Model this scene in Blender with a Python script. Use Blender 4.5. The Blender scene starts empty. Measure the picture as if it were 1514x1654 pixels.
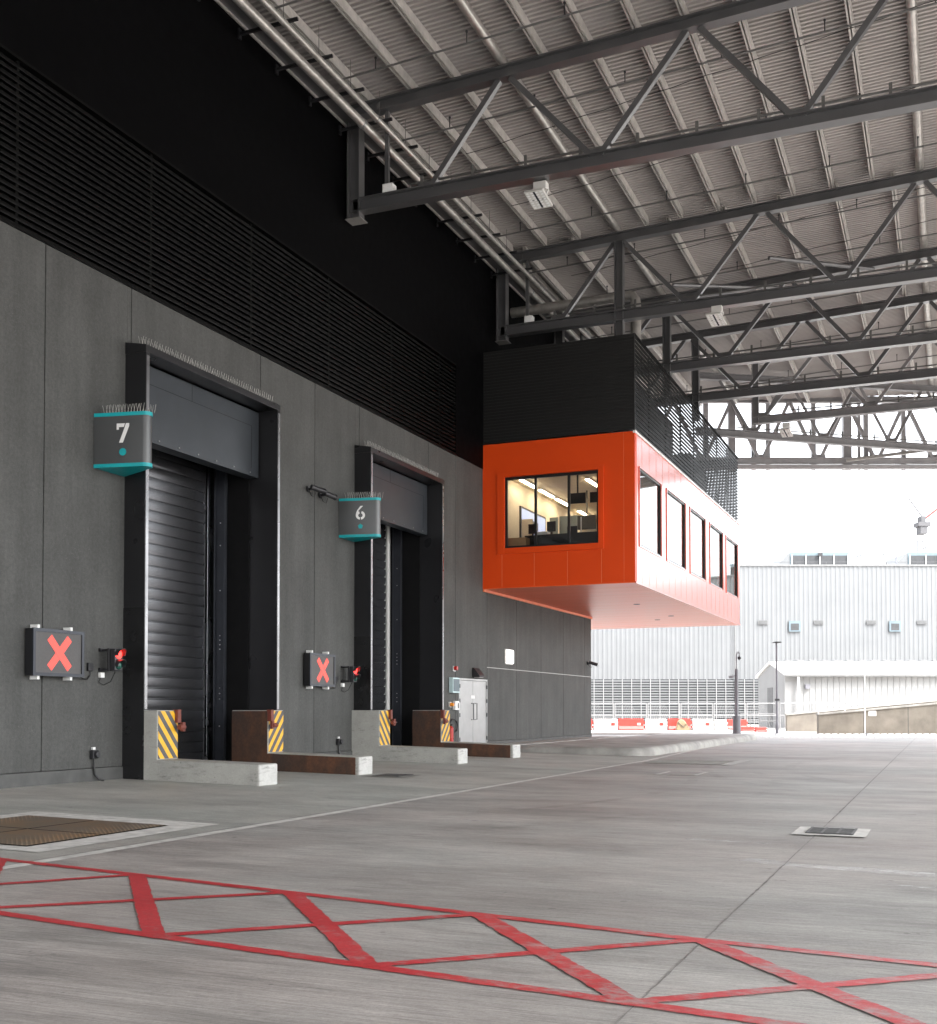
import bpy, math, random
from mathutils import Vector, Matrix
random.seed(7)
S = bpy.context.scene
C = S.collection
R = math.radians
YAW = R(22.7)
CA, SA = math.cos(YAW), math.sin(YAW)
WX = -13.9                      # face of the long dark wall
EYE = 1.25

def gz(x):                      # the apron falls 2% away from the wall, then runs level
    return 0.0 if x < WX else (-0.02*(x-WX) if x < -7.9 else -0.12)

# ------------------------------------------------------------------ materials
def new_mat(name):
    m = bpy.data.materials.new(name); m.use_nodes = True
    nt = m.node_tree; nt.nodes.clear()
    out = nt.nodes.new('ShaderNodeOutputMaterial')
    b = nt.nodes.new('ShaderNodeBsdfPrincipled')
    nt.links.new(b.outputs[0], out.inputs[0])
    return m, nt, b, out

def N(nt, typ, **kw):
    n = nt.nodes.new('ShaderNode'+typ)
    for k, v in kw.items():
        if k in n.inputs.keys(): n.inputs[k].default_value = v
        else: setattr(n, k, v)
    return n

def coords(nt, scale=(1, 1, 1), rot=(0, 0, 0), kind='Object', loc=(0, 0, 0)):
    t = N(nt, 'TexCoord'); mp = N(nt, 'Mapping')
    mp.inputs['Scale'].default_value = scale; mp.inputs['Rotation'].default_value = rot
    mp.inputs['Location'].default_value = loc
    nt.links.new(t.outputs[kind], mp.inputs[0])
    return mp.outputs[0]

def noise(nt, vec, scale, detail=5, rough=.6):
    n = N(nt, 'TexNoise', Scale=scale, Detail=detail, Roughness=rough)
    nt.links.new(vec, n.inputs['Vector'])
    return n.outputs['Fac']

def ramp(nt, fac, stops):
    r = N(nt, 'ValToRGB')
    e = r.color_ramp.elements
    while len(e) < len(stops): e.new(.5)
    for i, (p, c) in enumerate(stops):
        e[i].position = p
        e[i].color = (c, c, c, 1) if isinstance(c, (int, float)) else (*c, 1)
    nt.links.new(fac, r.inputs[0])
    return r.outputs[0]

def mixc(nt, fac, a, b, mode='MIX'):
    m = N(nt, 'Mix', data_type='RGBA', blend_type=mode)
    for sock, v in ((m.inputs[0], fac), (m.inputs[6], a), (m.inputs[7], b)):
        if hasattr(v, 'is_output'): nt.links.new(v, sock)
        elif isinstance(v, (int, float)): sock.default_value = v
        else: sock.default_value = (*v, 1)
    return m.outputs[2]

def bump(nt, b, h, strength=.3, dist=.01):
    n = N(nt, 'Bump', Strength=strength, Distance=dist)
    nt.links.new(h, n.inputs['Height']); nt.links.new(n.outputs[0], b.inputs['Normal'])

def plain(name, col, rough=.5, metal=0., var=.12, scale=3., bmp=0., spec=.5, coat=0., crough=.18, rvar=.05, detail=5, stretch=(1, 1, 1)):
    m, nt, b, out = new_mat(name)
    v = coords(nt, stretch)
    f = noise(nt, v, scale, detail)
    lo = tuple(c*(1-var) for c in col); hi = tuple(min(1, c*(1+var)) for c in col)
    nt.links.new(ramp(nt, f, [(.3, lo), (.7, hi)]), b.inputs['Base Color'])
    nt.links.new(ramp(nt, noise(nt, v, scale*1.3, 2, .5), [(.3, max(.02, rough-rvar)), (.75, min(1, rough+rvar))]), b.inputs['Roughness'])
    b.inputs['Metallic'].default_value = metal
    b.inputs['Specular IOR Level'].default_value = spec
    b.inputs['Coat Weight'].default_value = coat
    b.inputs['Coat Roughness'].default_value = crough; b.inputs['Coat IOR'].default_value = 1.6
    if bmp: bump(nt, b, noise(nt, v, scale*14, 4), bmp, .005)
    return m

def emit(name, col, s):
    m, nt, b, out = new_mat(name)
    b.inputs['Base Color'].default_value = (*[c*.3 for c in col], 1)
    b.inputs['Emission Color'].default_value = (*col, 1)
    b.inputs['Emission Strength'].default_value = s
    return m

def glass(name, tint=(.95, .97, .97), ior=1.5, mirror=None):
    m, nt, b, out = new_mat(name)
    nt.nodes.remove(b)
    t = N(nt, 'BsdfTransparent'); t.inputs[0].default_value = (*tint, 1)
    g = N(nt, 'BsdfGlossy'); g.inputs['Roughness'].default_value = .01
    f = N(nt, 'Fresnel'); f.inputs[0].default_value = ior
    mx = N(nt, 'MixShader')
    if mirror: mx.inputs[0].default_value = mirror      # metallised solar coating
    else: nt.links.new(f.outputs[0], mx.inputs[0])
    nt.links.new(t.outputs[0], mx.inputs[1]); nt.links.new(g.outputs[0], mx.inputs[2])
    nt.links.new(mx.outputs[0], out.inputs[0])
    return m

def slab_mat(name, base, warm, streak=.5, rough=.62):
    """brushed concrete: fine brush lines run square to the dock wall, with stains, tyre-dark drifts, scuffs and grit"""
    m, nt, b, out = new_mat(name)
    v1 = coords(nt, (.5, 6.5, 1)); v2 = coords(nt); v3 = coords(nt, (1.6, 46, 1)); v4 = coords(nt, (.09, .5, 1)); v5 = coords(nt, (4, 110, 1))
    big = noise(nt, v2, .22, 8, .68); mid = noise(nt, v1, .9, 9, .74); fine = noise(nt, v3, 1.0, 8, .78); wide = noise(nt, v4, 1.4, 8, .7); hair = noise(nt, v5, 1.0, 5, .8)
    c = ramp(nt, big, [(.3, tuple(x*.84 for x in base)), (.52, base), (.72, warm)])
    for f, lo, hi in ((mid, .20, .16), (wide, .26, .12), (fine, .40, .26), (hair, .36, .24)):
        c = mixc(nt, 1., c, ramp(nt, f, [(.33, 1-lo*streak), (.5, 1.0), (.69, 1+hi*streak)]), 'MULTIPLY')
    cloud = noise(nt, coords(nt, (.6, 1.15, 1), loc=(2, 9, 0)), .75, 10, .66)      # cloudy bleed and drying marks
    c = mixc(nt, 1., c, ramp(nt, cloud, [(.34, .80), (.5, 1.0), (.66, 1.15)]), 'MULTIPLY')
    tint = noise(nt, coords(nt, loc=(7, 2, 0)), .16, 4, .6)
    c = mixc(nt, 1., c, ramp(nt, tint, [(.38, (.97, 1.0, .985)), (.62, (1.03, .985, .96))]), 'MULTIPLY')
    grain = noise(nt, v2, 120, 4, .8); grit = noise(nt, v2, 34, 6, .8)
    c = mixc(nt, 1., c, ramp(nt, grain, [(.3, .84), (.7, 1.14)]), 'MULTIPLY')
    c = mixc(nt, 1., c, ramp(nt, grit, [(.33, .86), (.67, 1.12)]), 'MULTIPLY')
    blot = noise(nt, coords(nt, (1, 1.6, 1), loc=(3, 1, 0)), 1.15, 9, .72)          # darker damp and oily patches
    c = mixc(nt, ramp(nt, blot, [(.57, 0.), (.70, .34)]), c, tuple(x*.45 for x in base))
    scuf = noise(nt, coords(nt, (.8, 3.2, 1), loc=(9, 4, 0)), 1.0, 10, .8)          # chalky scuffs
    c = mixc(nt, ramp(nt, scuf, [(.62, 0.), (.74, .45)]), c, (.52, .51, .50))
    drop = noise(nt, coords(nt, loc=(5, 7, 0)), 6.5, 2, .5)
    c = mixc(nt, ramp(nt, drop, [(.735, 0.), (.755, .5)]), c, (.10, .095, .09))
    nt.links.new(c, b.inputs['Base Color'])
    nt.links.new(ramp(nt, mid, [(.3, rough-.16), (.7, rough+.14)]), b.inputs['Roughness'])
    b.inputs['Specular IOR Level'].default_value = .45
    bump(nt, b, fine, .35, .004)
    return m

def wall_mat():
    m, nt, b, out = new_mat('dark_textured_render')
    v = coords(nt); v2 = coords(nt, (1, 1, .1))
    big = noise(nt, v, .55, 9, .7); drip = noise(nt, v2, 2.2, 8, .7); grit = noise(nt, v, 16, 8, .8)
    c = ramp(nt, big, [(.3, (.060, .061, .059)), (.7, (.088, .089, .086))])
    c = mixc(nt, 1., c, ramp(nt, drip, [(.3, .80), (.7, 1.16)]), 'MULTIPLY')
    c = mixc(nt, 1., c, ramp(nt, grit, [(.3, .74), (.7, 1.26)]), 'MULTIPLY')
    sp = noise(nt, v, 30, 4, .7); msk = noise(nt, v, .9, 4, .6)
    spk = N(nt, 'Math', operation='MULTIPLY'); nt.links.new(ramp(nt, sp, [(.62, 0.), (.70, .75)]), spk.inputs[0]); nt.links.new(ramp(nt, msk, [(.42, .1), (.62, 1.)]), spk.inputs[1])
    c = mixc(nt, spk.outputs[0], c, (.21, .21, .20))
    fleck = noise(nt, coords(nt, loc=(3, 5, 1)), 75, 4, .8)
    c = mixc(nt, 1., c, ramp(nt, fleck, [(.3, .74), (.7, 1.24)]), 'MULTIPLY')
    nt.links.new(c, b.inputs['Base Color'])
    b.inputs['Roughness'].default_value = .72
    b.inputs['Specular IOR Level'].default_value = .3
    bump(nt, b, grit, .6, .008)
    return m

def rust_mat():
    m, nt, b, out = new_mat('weathered_steel_plate')
    v = coords(nt, (1, 1, .5)); f = noise(nt, v, 2.2, 7, .65); g = noise(nt, coords(nt), 24, 5, .7)
    c = ramp(nt, f, [(.28, (.030, .024, .021)), (.5, (.062, .031, .019)), (.72, (.125, .050, .023))])
    c = mixc(nt, 1., c, ramp(nt, g, [(.3, .7), (.7, 1.25)]), 'MULTIPLY')
    nt.links.new(c, b.inputs['Base Color']); b.inputs['Roughness'].default_value = .62
    bump(nt, b, g, .25, .003)
    return m

def hazard_mat(name, sgn):
    m, nt, b, out = new_mat(name)
    t = N(nt, 'TexCoord'); sp = N(nt, 'SeparateXYZ'); nt.links.new(t.outputs['Object'], sp.inputs[0])
    a = N(nt, 'Math', operation='MULTIPLY'); nt.links.new(sp.outputs['Y'], a.inputs[0]); a.inputs[1].default_value = 1.15*sgn
    s = N(nt, 'Math', operation='ADD'); nt.links.new(a.outputs[0], s.inputs[0]); nt.links.new(sp.outputs['Z'], s.inputs[1])
    d = N(nt, 'Math', operation='DIVIDE'); nt.links.new(s.outputs[0], d.inputs[0]); d.inputs[1].default_value = .285
    f = N(nt, 'Math', operation='FRACT'); nt.links.new(d.outputs[0], f.inputs[0])
    g = N(nt, 'Math', operation='GREATER_THAN'); nt.links.new(f.outputs[0], g.inputs[0]); g.inputs[1].default_value = .5
    w = ramp(nt, noise(nt, coords(nt), 9, 6, .7), [(.3, .75), (.65, 1.0)])
    c = mixc(nt, g.outputs[0], (.075, .073, .08), (.85, .47, .02))
    nt.links.new(mixc(nt, 1., c, w, 'MULTIPLY'), b.inputs['Base Color']); b.inputs['Roughness'].default_value = .45
    return m

def worn_paint(name, col, under, thr):
    m, nt, b, out = new_mat(name)
    v = coords(nt, (1., 1.7, 1)); f = noise(nt, v, 5, 12, .82); g = noise(nt, coords(nt), 1.1, 4, .6)
    big = noise(nt, coords(nt), 30, 4, .7)
    tr = N(nt, 'TexCoord'); sx = N(nt, 'SeparateXYZ'); nt.links.new(tr.outputs['Object'], sx.inputs[0])
    mr = N(nt, 'MapRange'); nt.links.new(sx.outputs['X'], mr.inputs[0])      # trucks wear the outer end more
    for k_, v_ in ((1, -6.), (2, 0.), (3, 0.), (4, .13)): mr.inputs[k_].default_value = v_
    ad = N(nt, 'Math', operation='ADD'); nt.links.new(f, ad.inputs[0]); nt.links.new(mr.outputs[0], ad.inputs[1])
    c = mixc(nt, ramp(nt, ad.outputs[0], [(thr, 0.), (thr+.12, .85)]), col, under)
    c = mixc(nt, ramp(nt, g, [(.35, 0.), (.75, .35)]), c, tuple(min(1, x*1.5+.05) for x in col))
    c = mixc(nt, 1., c, ramp(nt, big, [(.3, .82), (.7, 1.12)]), 'MULTIPLY')
    nt.links.new(c, b.inputs['Base Color']); b.inputs['Roughness'].default_value = .5
    bump(nt, b, big, .5, .004)
    return m

def scuff_mat():
    m, nt, b, out = new_mat('chalky_scrape')
    b.inputs['Base Color'].default_value = (.88, .88, .87, 1); b.inputs['Roughness'].default_value = .8
    f = noise(nt, coords(nt, (1.5, 9, 1)), 3, 8, .75)
    nt.links.new(ramp(nt, f, [(.43, 0.), (.66, .85)]), b.inputs['Alpha'])
    return m

def tyre_mat():
    m, nt, b, out = new_mat('rubber_scuff')
    b.inputs['Base Color'].default_value = (.07, .066, .062, 1); b.inputs['Roughness'].default_value = .7
    f = noise(nt, coords(nt, (1, 1, 1)), .8, 10, .75)
    nt.links.new(ramp(nt, f, [(.47, 0.), (.75, .22)]), b.inputs['Alpha'])
    return m

def checker_plate_mat():
    m, nt, b, out = new_mat('rusty_tread_plate')
    v = coords(nt, (1, 1, 1), (0, 0, R(45)))
    vo = N(nt, 'TexVoronoi', Scale=22., Randomness=0.); nt.links.new(v, vo.inputs['Vector'])
    f = noise(nt, coords(nt), 1.6, 7, .65)
    c = ramp(nt, f, [(.3, (.20, .18, .155)), (.5, (.27, .20, .135)), (.7, (.36, .21, .10))])
    lug = ramp(nt, vo.outputs['Distance'], [(.18, 1.45), (.34, .62)])
    nt.links.new(mixc(nt, 1., c, lug, 'MULTIPLY'), b.inputs['Base Color'])
    b.inputs['Metallic'].default_value = .1; b.inputs['Roughness'].default_value = .5
    bump(nt, b, ramp(nt, vo.outputs['Distance'], [(.2, 1.), (.34, 0.)]), .8, .006)
    return m

M = {}
M['slab'] = slab_mat('brushed_concrete', (.365, .346, .332), (.43, .412, .395), .85)
M['apron'] = slab_mat('apron_concrete', (.41, .41, .388), (.48, .478, .455), .5)
M['strip'] = plain('pale_concrete_strip', (.60, .59, .56), .75, var=.2, scale=6, bmp=.2)
M['joint'] = plain('joint_filler', (.20, .19, .18), .8, var=.35, scale=7)
M['wall'] = wall_mat()
M['plinth'] = plain('dark_plinth', (.078, .079, .077), .72, var=.2, scale=3, bmp=.3)
M['light_line'] = plain('pale_joint_trim', (.45, .45, .44), .6)
M['louvre'] = plain('black_louvre', (.0085, .0085, .0082), .45, var=.2)
M['black'] = plain('black_cladding', (.0018, .0018, .0021), .6, var=.25, spec=.05)
M['louvre_wall'] = plain('black_wall_louvre', (.0017, .0017, .0016), .5, var=.25, spec=.14)
M['void'] = plain('dock_lining', (.006, .006, .0065), .6, var=.2, spec=.2)
M['frame'] = plain('black_coated_steel', (.018, .018, .020), .30, metal=.2, var=.12, scale=1.2, spec=.55, rvar=.03, detail=2)
M['edge'] = plain('worn_steel_edge', (.30, .30, .31), .28, metal=.9, var=.25, scale=1.2)
M['guard'] = plain('black_corner_guard', (.010, .010, .011), .25, var=.3, spec=.6)
M['header'] = plain('slate_header_panel', (.042, .048, .056), .36, metal=.3, var=.12, scale=1.2)
M['shutter'] = plain('grey_shutter_steel', (.165, .168, .18), .25, metal=.9, var=.06, scale=.8, rvar=.015, stretch=(1, .2, 1), detail=1)
M['rail'] = plain('dark_guide_rail', (.038, .042, .052), .33, metal=.5)
M['channel'] = plain('polished_steel_channel', (.50, .52, .56), .27, metal=1., var=.08, scale=1.2, rvar=.03)
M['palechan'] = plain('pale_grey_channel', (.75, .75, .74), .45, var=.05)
M['galv'] = plain('galvanised_steel', (.43, .43, .42), .42, metal=.75, var=.25, scale=7)
M['bolt'] = plain('zinc_bolt', (.55, .55, .55), .35, metal=.9)
def cast_mat(name, base):
    m, nt, b, out = new_mat(name)
    v = coords(nt); f = noise(nt, v, 1.7, 9, .7); g = noise(nt, coords(nt, (1, 1, 4.5), loc=(2, 6, 1)), 2.6, 9, .75); h = noise(nt, v, 40, 5, .8); q = noise(nt, v, 16, 3, .5)
    c = ramp(nt, f, [(.3, tuple(x*.78 for x in base)), (.7, tuple(x*1.16 for x in base))])
    c = mixc(nt, ramp(nt, g, [(.56, 0.), (.70, .62)]), c, (.075, .072, .068))
    c = mixc(nt, 1., c, ramp(nt, h, [(.3, .85), (.7, 1.13)]), 'MULTIPLY')
    c = mixc(nt, ramp(nt, q, [(.70, 0.), (.73, .7)]), c, tuple(x*.35 for x in base))
    nt.links.new(c, b.inputs['Base Color']); b.inputs['Roughness'].default_value = .78
    bump(nt, b, h, .35, .004)
    return m
M['concrete'] = cast_mat('cast_concrete', (.36, .357, .332))
M['endcap'] = cast_mat('pale_concrete_end', (.50, .498, .478))
M['rust'] = rust_mat()
M['bracket'] = plain('red_oxide_bracket', (.16, .035, .022), .6, var=.3, scale=12)
M['haz_a'] = hazard_mat('hazard_stripes_falling', 1)
M['haz_b'] = hazard_mat('hazard_stripes_rising', -1)
M['sign'] = plain('charcoal_sign_face', (.10, .103, .105), .33, metal=.6, var=.04, scale=1, rvar=.01)
M['teal'] = plain('teal_paint', (.0, .33, .36), .4, var=.08)
M['white'] = plain('white_paint', (.80, .80, .79), .5, var=.04)
M['wire'] = plain('spike_wire', (.36, .355, .335), .45, metal=.5)
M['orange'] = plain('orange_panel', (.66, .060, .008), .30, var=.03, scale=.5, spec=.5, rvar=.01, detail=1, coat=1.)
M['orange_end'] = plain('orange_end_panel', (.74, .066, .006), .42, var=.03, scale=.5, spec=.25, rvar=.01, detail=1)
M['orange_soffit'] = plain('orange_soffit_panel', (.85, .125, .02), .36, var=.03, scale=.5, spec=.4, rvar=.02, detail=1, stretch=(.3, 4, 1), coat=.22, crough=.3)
M['seam'] = plain('orange_seam', (.75, .20, .09), .4, var=.05)
M['wframe'] = plain('black_window_frame', (.012, .012, .013), .35)
M['glass'] = glass('window_glass')
M['solar'] = glass('solar_control_glass', (.72, .76, .75), 1.5, .36)
M['cream'] = plain('cream_plaster', (.62, .55, .44), .8, var=.04)
M['ceil'] = plain('office_ceiling', (.60, .52, .40), .85, var=.04)
M['carpet'] = plain('office_carpet', (.10, .10, .11), .9)
M['dkplastic'] = plain('dark_plastic', (.022, .022, .025), .4)
M['cabinet'] = plain('grey_green_partition', (.33, .37, .34), .7, var=.05)
M['card'] = plain('brown_cardboard', (.34, .22, .11), .8, var=.12)
M['paper'] = plain('white_paper', (.75, .75, .73), .7)
M['tube'] = emit('lit_tube', (1., .80, .54), 5.2)
M['screen'] = emit('lit_screen', (.62, .68, .95), .11)
M['led_red'] = emit('red_led', (1., .105, .08), .125)
M['lamp_red'] = emit('red_signal_lamp', (1., .025, .02), 1.0)
M['led_panel'] = plain('led_matrix', (.075, .072, .072), .55, var=.1, scale=40)
M['green_lens'] = plain('dark_green_lens', (.01, .06, .045), .15)
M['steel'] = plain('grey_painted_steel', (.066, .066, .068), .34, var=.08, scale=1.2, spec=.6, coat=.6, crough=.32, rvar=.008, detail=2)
M['steel_mid'] = plain('glare_lightened_truss_steel', (.19, .187, .19), .5, var=.1)  # truss steel with the veil of sky glare mixed into its colour
M['steel_end'] = plain('glare_lightened_girder_steel', (.30, .295, .30), .5, var=.1)  # same steel, paler still: backlight glare painted into the end girder
M['steel_pale'] = plain('pale_flange_steel', (.30, .29, .275), .45, metal=.3, var=.15)
M['purlin'] = plain('zinc_purlin', (.52, .495, .465), .42, metal=.35, var=.18, scale=5)
M['tubepipe'] = plain('galvanised_pipe', (.48, .46, .43), .36, metal=.65, var=.18, scale=4)
M['deck'] = plain('roof_deck', (.37, .345, .33), .5, metal=.1, var=.10, scale=.5)
M['thinpipe'] = plain('sprinkler_pipe', (.13, .128, .122), .45, metal=.3)
M['wclad'] = plain('white_ribbed_cladding', (.135, .141, .145), .5, var=.08, scale=.3)
M['hutclad'] = plain('white_hut_cladding', (.27, .272, .27), .5, var=.05, scale=.4)
M['wvent'] = plain('grey_vent', (.14, .142, .142), .6)
M['pblue'] = plain('pale_blue_metal', (.11, .15, .172), .5)
M['dkslot'] = plain('dark_gap', (.045, .047, .05), .8)
M['stone'] = plain('weathered_concrete', (.165, .148, .125), .85, var=.3, scale=.8, bmp=.4)
M['kerbc'] = plain('kerb_concrete', (.30, .292, .272), .78, var=.3, scale=1.3, bmp=.3)
M['redplastic'] = plain('red_plastic', (.42, .035, .025), .45, var=.12)
M['whiteplastic'] = plain('white_plastic', (.34, .335, .325), .5, var=.06)
M['tan'] = plain('tan_canvas', (.26, .20, .12), .85, var=.2, bmp=.4)
M['gravel'] = plain('gravel', (.34, .30, .25), .9, var=.5, scale=14, bmp=.6)
M['polegrey'] = plain('mid_grey_pole', (.16, .16, .18), .45)
M['redpaint'] = worn_paint('red_line_paint', (.46, .030, .036), (.31, .285, .275), .575)
M['scuff'] = scuff_mat()
M['tyre'] = tyre_mat()
M['checker'] = checker_plate_mat()
M['grate'] = plain('iron_grate', (.09, .088, .085), .55, metal=.4, var=.3, scale=12)
M['gap'] = plain('drain_dark', (.012, .012, .012), .9)
M['doorgrey'] = plain('silver_grey_door', (.40, .40, .40), .38, metal=.45, var=.06)
M['redgloss'] = plain('red_enamel', (.45, .015, .012), .3)
M['amber'] = plain('amber_lens', (.75, .25, .02), .25)
M['pcyan'] = plain('pale_blue_cabinet', (.55, .70, .72), .5)
M['bulk'] = emit('lit_bulkhead', (1., 1., .97), .3)
M['pale'] = plain('off_white_plastic', (.62, .61, .58), .5)
M['fencewhite'] = plain('white_coated_fence_tube', (.22, .224, .224), .5)
M['hose'] = plain('black_rubber', (.012, .012, .012), .5)
M['red_crane'] = plain('faded_red_steel', (.15, .035, .03), .7)
M['crane'] = plain('faded_grey_steel', (.075, .075, .08), .7)

# ------------------------------------------------------------------ mesh builder
ORG = {}
class MB:
    def __init__(s): s.v = []; s.f = []
    def add(s, vs, fs):
        o = len(s.v); s.v += [tuple(p) for p in vs]; s.f += [tuple(i+o for i in f) for f in fs]; return s
    def box(s, x0, x1, y0, y1, z0, z1):
        x0, x1 = sorted((x0, x1)); y0, y1 = sorted((y0, y1)); z0, z1 = sorted((z0, z1))
        return s.add([(x0,y0,z0),(x1,y0,z0),(x1,y1,z0),(x0,y1,z0),(x0,y0,z1),(x1,y0,z1),(x1,y1,z1),(x0,y1,z1)],
                     [(0,3,2,1),(4,5,6,7),(0,1,5,4),(1,2,6,5),(2,3,7,6),(3,0,4,7)])
    def frame3(s, p0, p1, up=(0, 0, 1)):
        p0, p1 = Vector(p0), Vector(p1); d = (p1-p0).normalized(); u = Vector(up)
        if abs(d.dot(u)) > .98: u = Vector((1, 0, 0))
        a = d.cross(u).normalized(); b = a.cross(d).normalized()
        return p0, p1, a, b
    def bar(s, p0, p1, w, h, up=(0, 0, 1)):
        p0, p1, a, b = s.frame3(p0, p1, up)
        vs = [p+a*x*w/2+b*y*h/2 for p in (p0, p1) for x, y in ((-1,-1),(1,-1),(1,1),(-1,1))]
        return s.add(vs, [(0,3,2,1),(4,5,6,7),(0,1,5,4),(1,2,6,5),(2,3,7,6),(3,0,4,7)])
    def prof(s, p0, p1, pts, up=(0, 0, 1), caps=True):
        p0, p1, a, b = s.frame3(p0, p1, up); n = len(pts)
        vs = [p+a*x+b*y for p in (p0, p1) for x, y in pts]
        fs = [(i, (i+1) % n, n+(i+1) % n, n+i) for i in range(n)]
        if caps: fs += [tuple(range(n-1, -1, -1)), tuple(range(n, 2*n))]
        return s.add(vs, fs)
    def hbeam(s, p0, p1, w, h, t=.02, up=(0, 0, 1)):
        a, b = w/2, h/2; g = t/2
        return s.prof(p0, p1, [(-a,-b),(a,-b),(a,-b+t),(g,-b+t),(g,b-t),(a,b-t),(a,b),(-a,b),(-a,b-t),(-g,b-t),(-g,-b+t),(-a,-b+t)], up)
    def cbeam(s, p0, p1, w, h, t=.012, flip=1, up=(0, 0, 1)):
        a, b = w/2*flip, h/2; q = t*flip
        return s.prof(p0, p1, [(-a,-b),(a,-b),(a,-b+t),(-a+q,-b+t),(-a+q,b-t),(a,b-t),(a,b),(-a,b)], up)
    def tube(s, p0, p1, r, n=10, r1=None):
        r1 = r if r1 is None else r1
        p0, p1, a, b = s.frame3(p0, p1); k = 2*math.pi/n
        vs = [p+a*math.cos(k*i)*q+b*math.sin(k*i)*q for p, q in ((p0, r), (p1, r1)) for i in range(n)]
        return s.add(vs, [(i, (i+1) % n, n+(i+1) % n, n+i) for i in range(n)]+[tuple(range(n-1, -1, -1)), tuple(range(n, 2*n))])
    def path(s, pts, r, n=8):
        pts = [Vector(p) for p in pts]; vs = []; k = 2*math.pi/n; prev = None
        for i, p in enumerate(pts):
            d = (pts[min(i+1, len(pts)-1)]-pts[max(i-1, 0)]).normalized()
            u = Vector((0, 0, 1)) if prev is None else prev
            if abs(d.dot(u)) > .95: u = Vector((1, 0, 0)) if abs(d.x) < .9 else Vector((0, 1, 0))
            a = d.cross(u).normalized(); b = a.cross(d).normalized(); prev = b
            vs += [p+a*math.cos(k*j)*r+b*math.sin(k*j)*r for j in range(n)]
        fs = [(i*n+j, i*n+(j+1) % n, (i+1)*n+(j+1) % n, (i+1)*n+j) for i in range(len(pts)-1) for j in range(n)]
        fs += [tuple(range(n-1, -1, -1)), tuple(range((len(pts)-1)*n, len(pts)*n))]
        return s.add(vs, fs)
    def poly(s, pts, mp, d0, d1):
        """extrude a plane outline: mp(a, b, d) -> 3D"""
        n = len(pts)
        vs = [mp(a, b, d) for d in (d0, d1) for a, b in pts]
        return s.add(vs, [(i, (i+1) % n, n+(i+1) % n, n+i) for i in range(n)]+[tuple(range(n-1, -1, -1)), tuple(range(n, 2*n))])
    def sphere(s, c, r, n=12, m=8, sc=(1, 1, 1)):
        vs = []; fs = []
        for i in range(m+1):
            t = math.pi*i/m
            for j in range(n):
                p = 2*math.pi*j/n
                vs.append((c[0]+r*sc[0]*math.sin(t)*math.cos(p), c[1]+r*sc[1]*math.sin(t)*math.sin(p), c[2]+r*sc[2]*math.cos(t)))
        for i in range(m):
            for j in range(n):
                fs.append((i*n+j, (i+1)*n+j, (i+1)*n+(j+1) % n, i*n+(j+1) % n))
        return s.add(vs, fs)
    def build(s, name, mat, parent=None, bevel=0., smooth=False, origin=None):
        import bmesh
        o3 = ORG.get(parent.name, (0, 0, 0)) if parent else (origin or (0, 0, 0))
        me = bpy.data.meshes.new(name)
        me.from_pydata([(x-o3[0], y-o3[1], z-o3[2]) for x, y, z in s.v], [], s.f)
        bm = bmesh.new(); bm.from_mesh(me); bmesh.ops.recalc_face_normals(bm, faces=bm.faces); bm.to_mesh(me); bm.free()
        me.materials.append(M[mat])
        if smooth:
            for p in me.polygons: p.use_smooth = True
            me.set_sharp_from_angle(angle=R(38))
        ob = bpy.data.objects.new(name, me); C.objects.link(ob)
        if parent:
            ob.parent = parent; ORG[ob.name] = o3
        else:
            ob.location = o3; ORG[ob.name] = o3
        if bevel:
            b = ob.modifiers.new('edge_wear', 'BEVEL'); b.width = bevel; b.segments = 2; b.limit_method = 'ANGLE'
        return ob

def tag(o, label=None, cat=None, group=None, kind=None):
    for k, v in (('label', label), ('category', cat), ('group', group), ('kind', kind)):
        if v: o[k] = v
    return o
def thing(name, label, cat, o=(0, 0, 0), group=None, yard=False):
    """an Empty at the thing's base. yard=True: coordinates are (across, along) the yard's own axes, turned 22.7 degrees"""
    e = bpy.data.objects.new(name, None); C.objects.link(e); e.empty_display_size = .2
    if yard:
        e.location = P(*o); e.rotation_euler = (0, 0, YAW)
    else: e.location = o
    ORG[e.name] = o
    return tag(e, label, cat, group)
def P(u, w, z=0.): return (u*CA-w*SA, u*SA+w*CA, z)
def kids(o): return [c for c in bpy.data.objects if c.parent is o]
def copy_tree(o, d=(0, 0, 0), parent=None, label=None):
    c = o.copy(); C.objects.link(c)
    ORG[c.name] = ORG.get(o.name, (0, 0, 0))
    if parent: c.parent = parent
    else: c.location = Vector(o.location)+Vector(d)
    for k in kids(o): copy_tree(k, parent=c)
    if label: c['label'] = label
    return c
def struct(o): o['kind'] = 'structure'; return o

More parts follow.
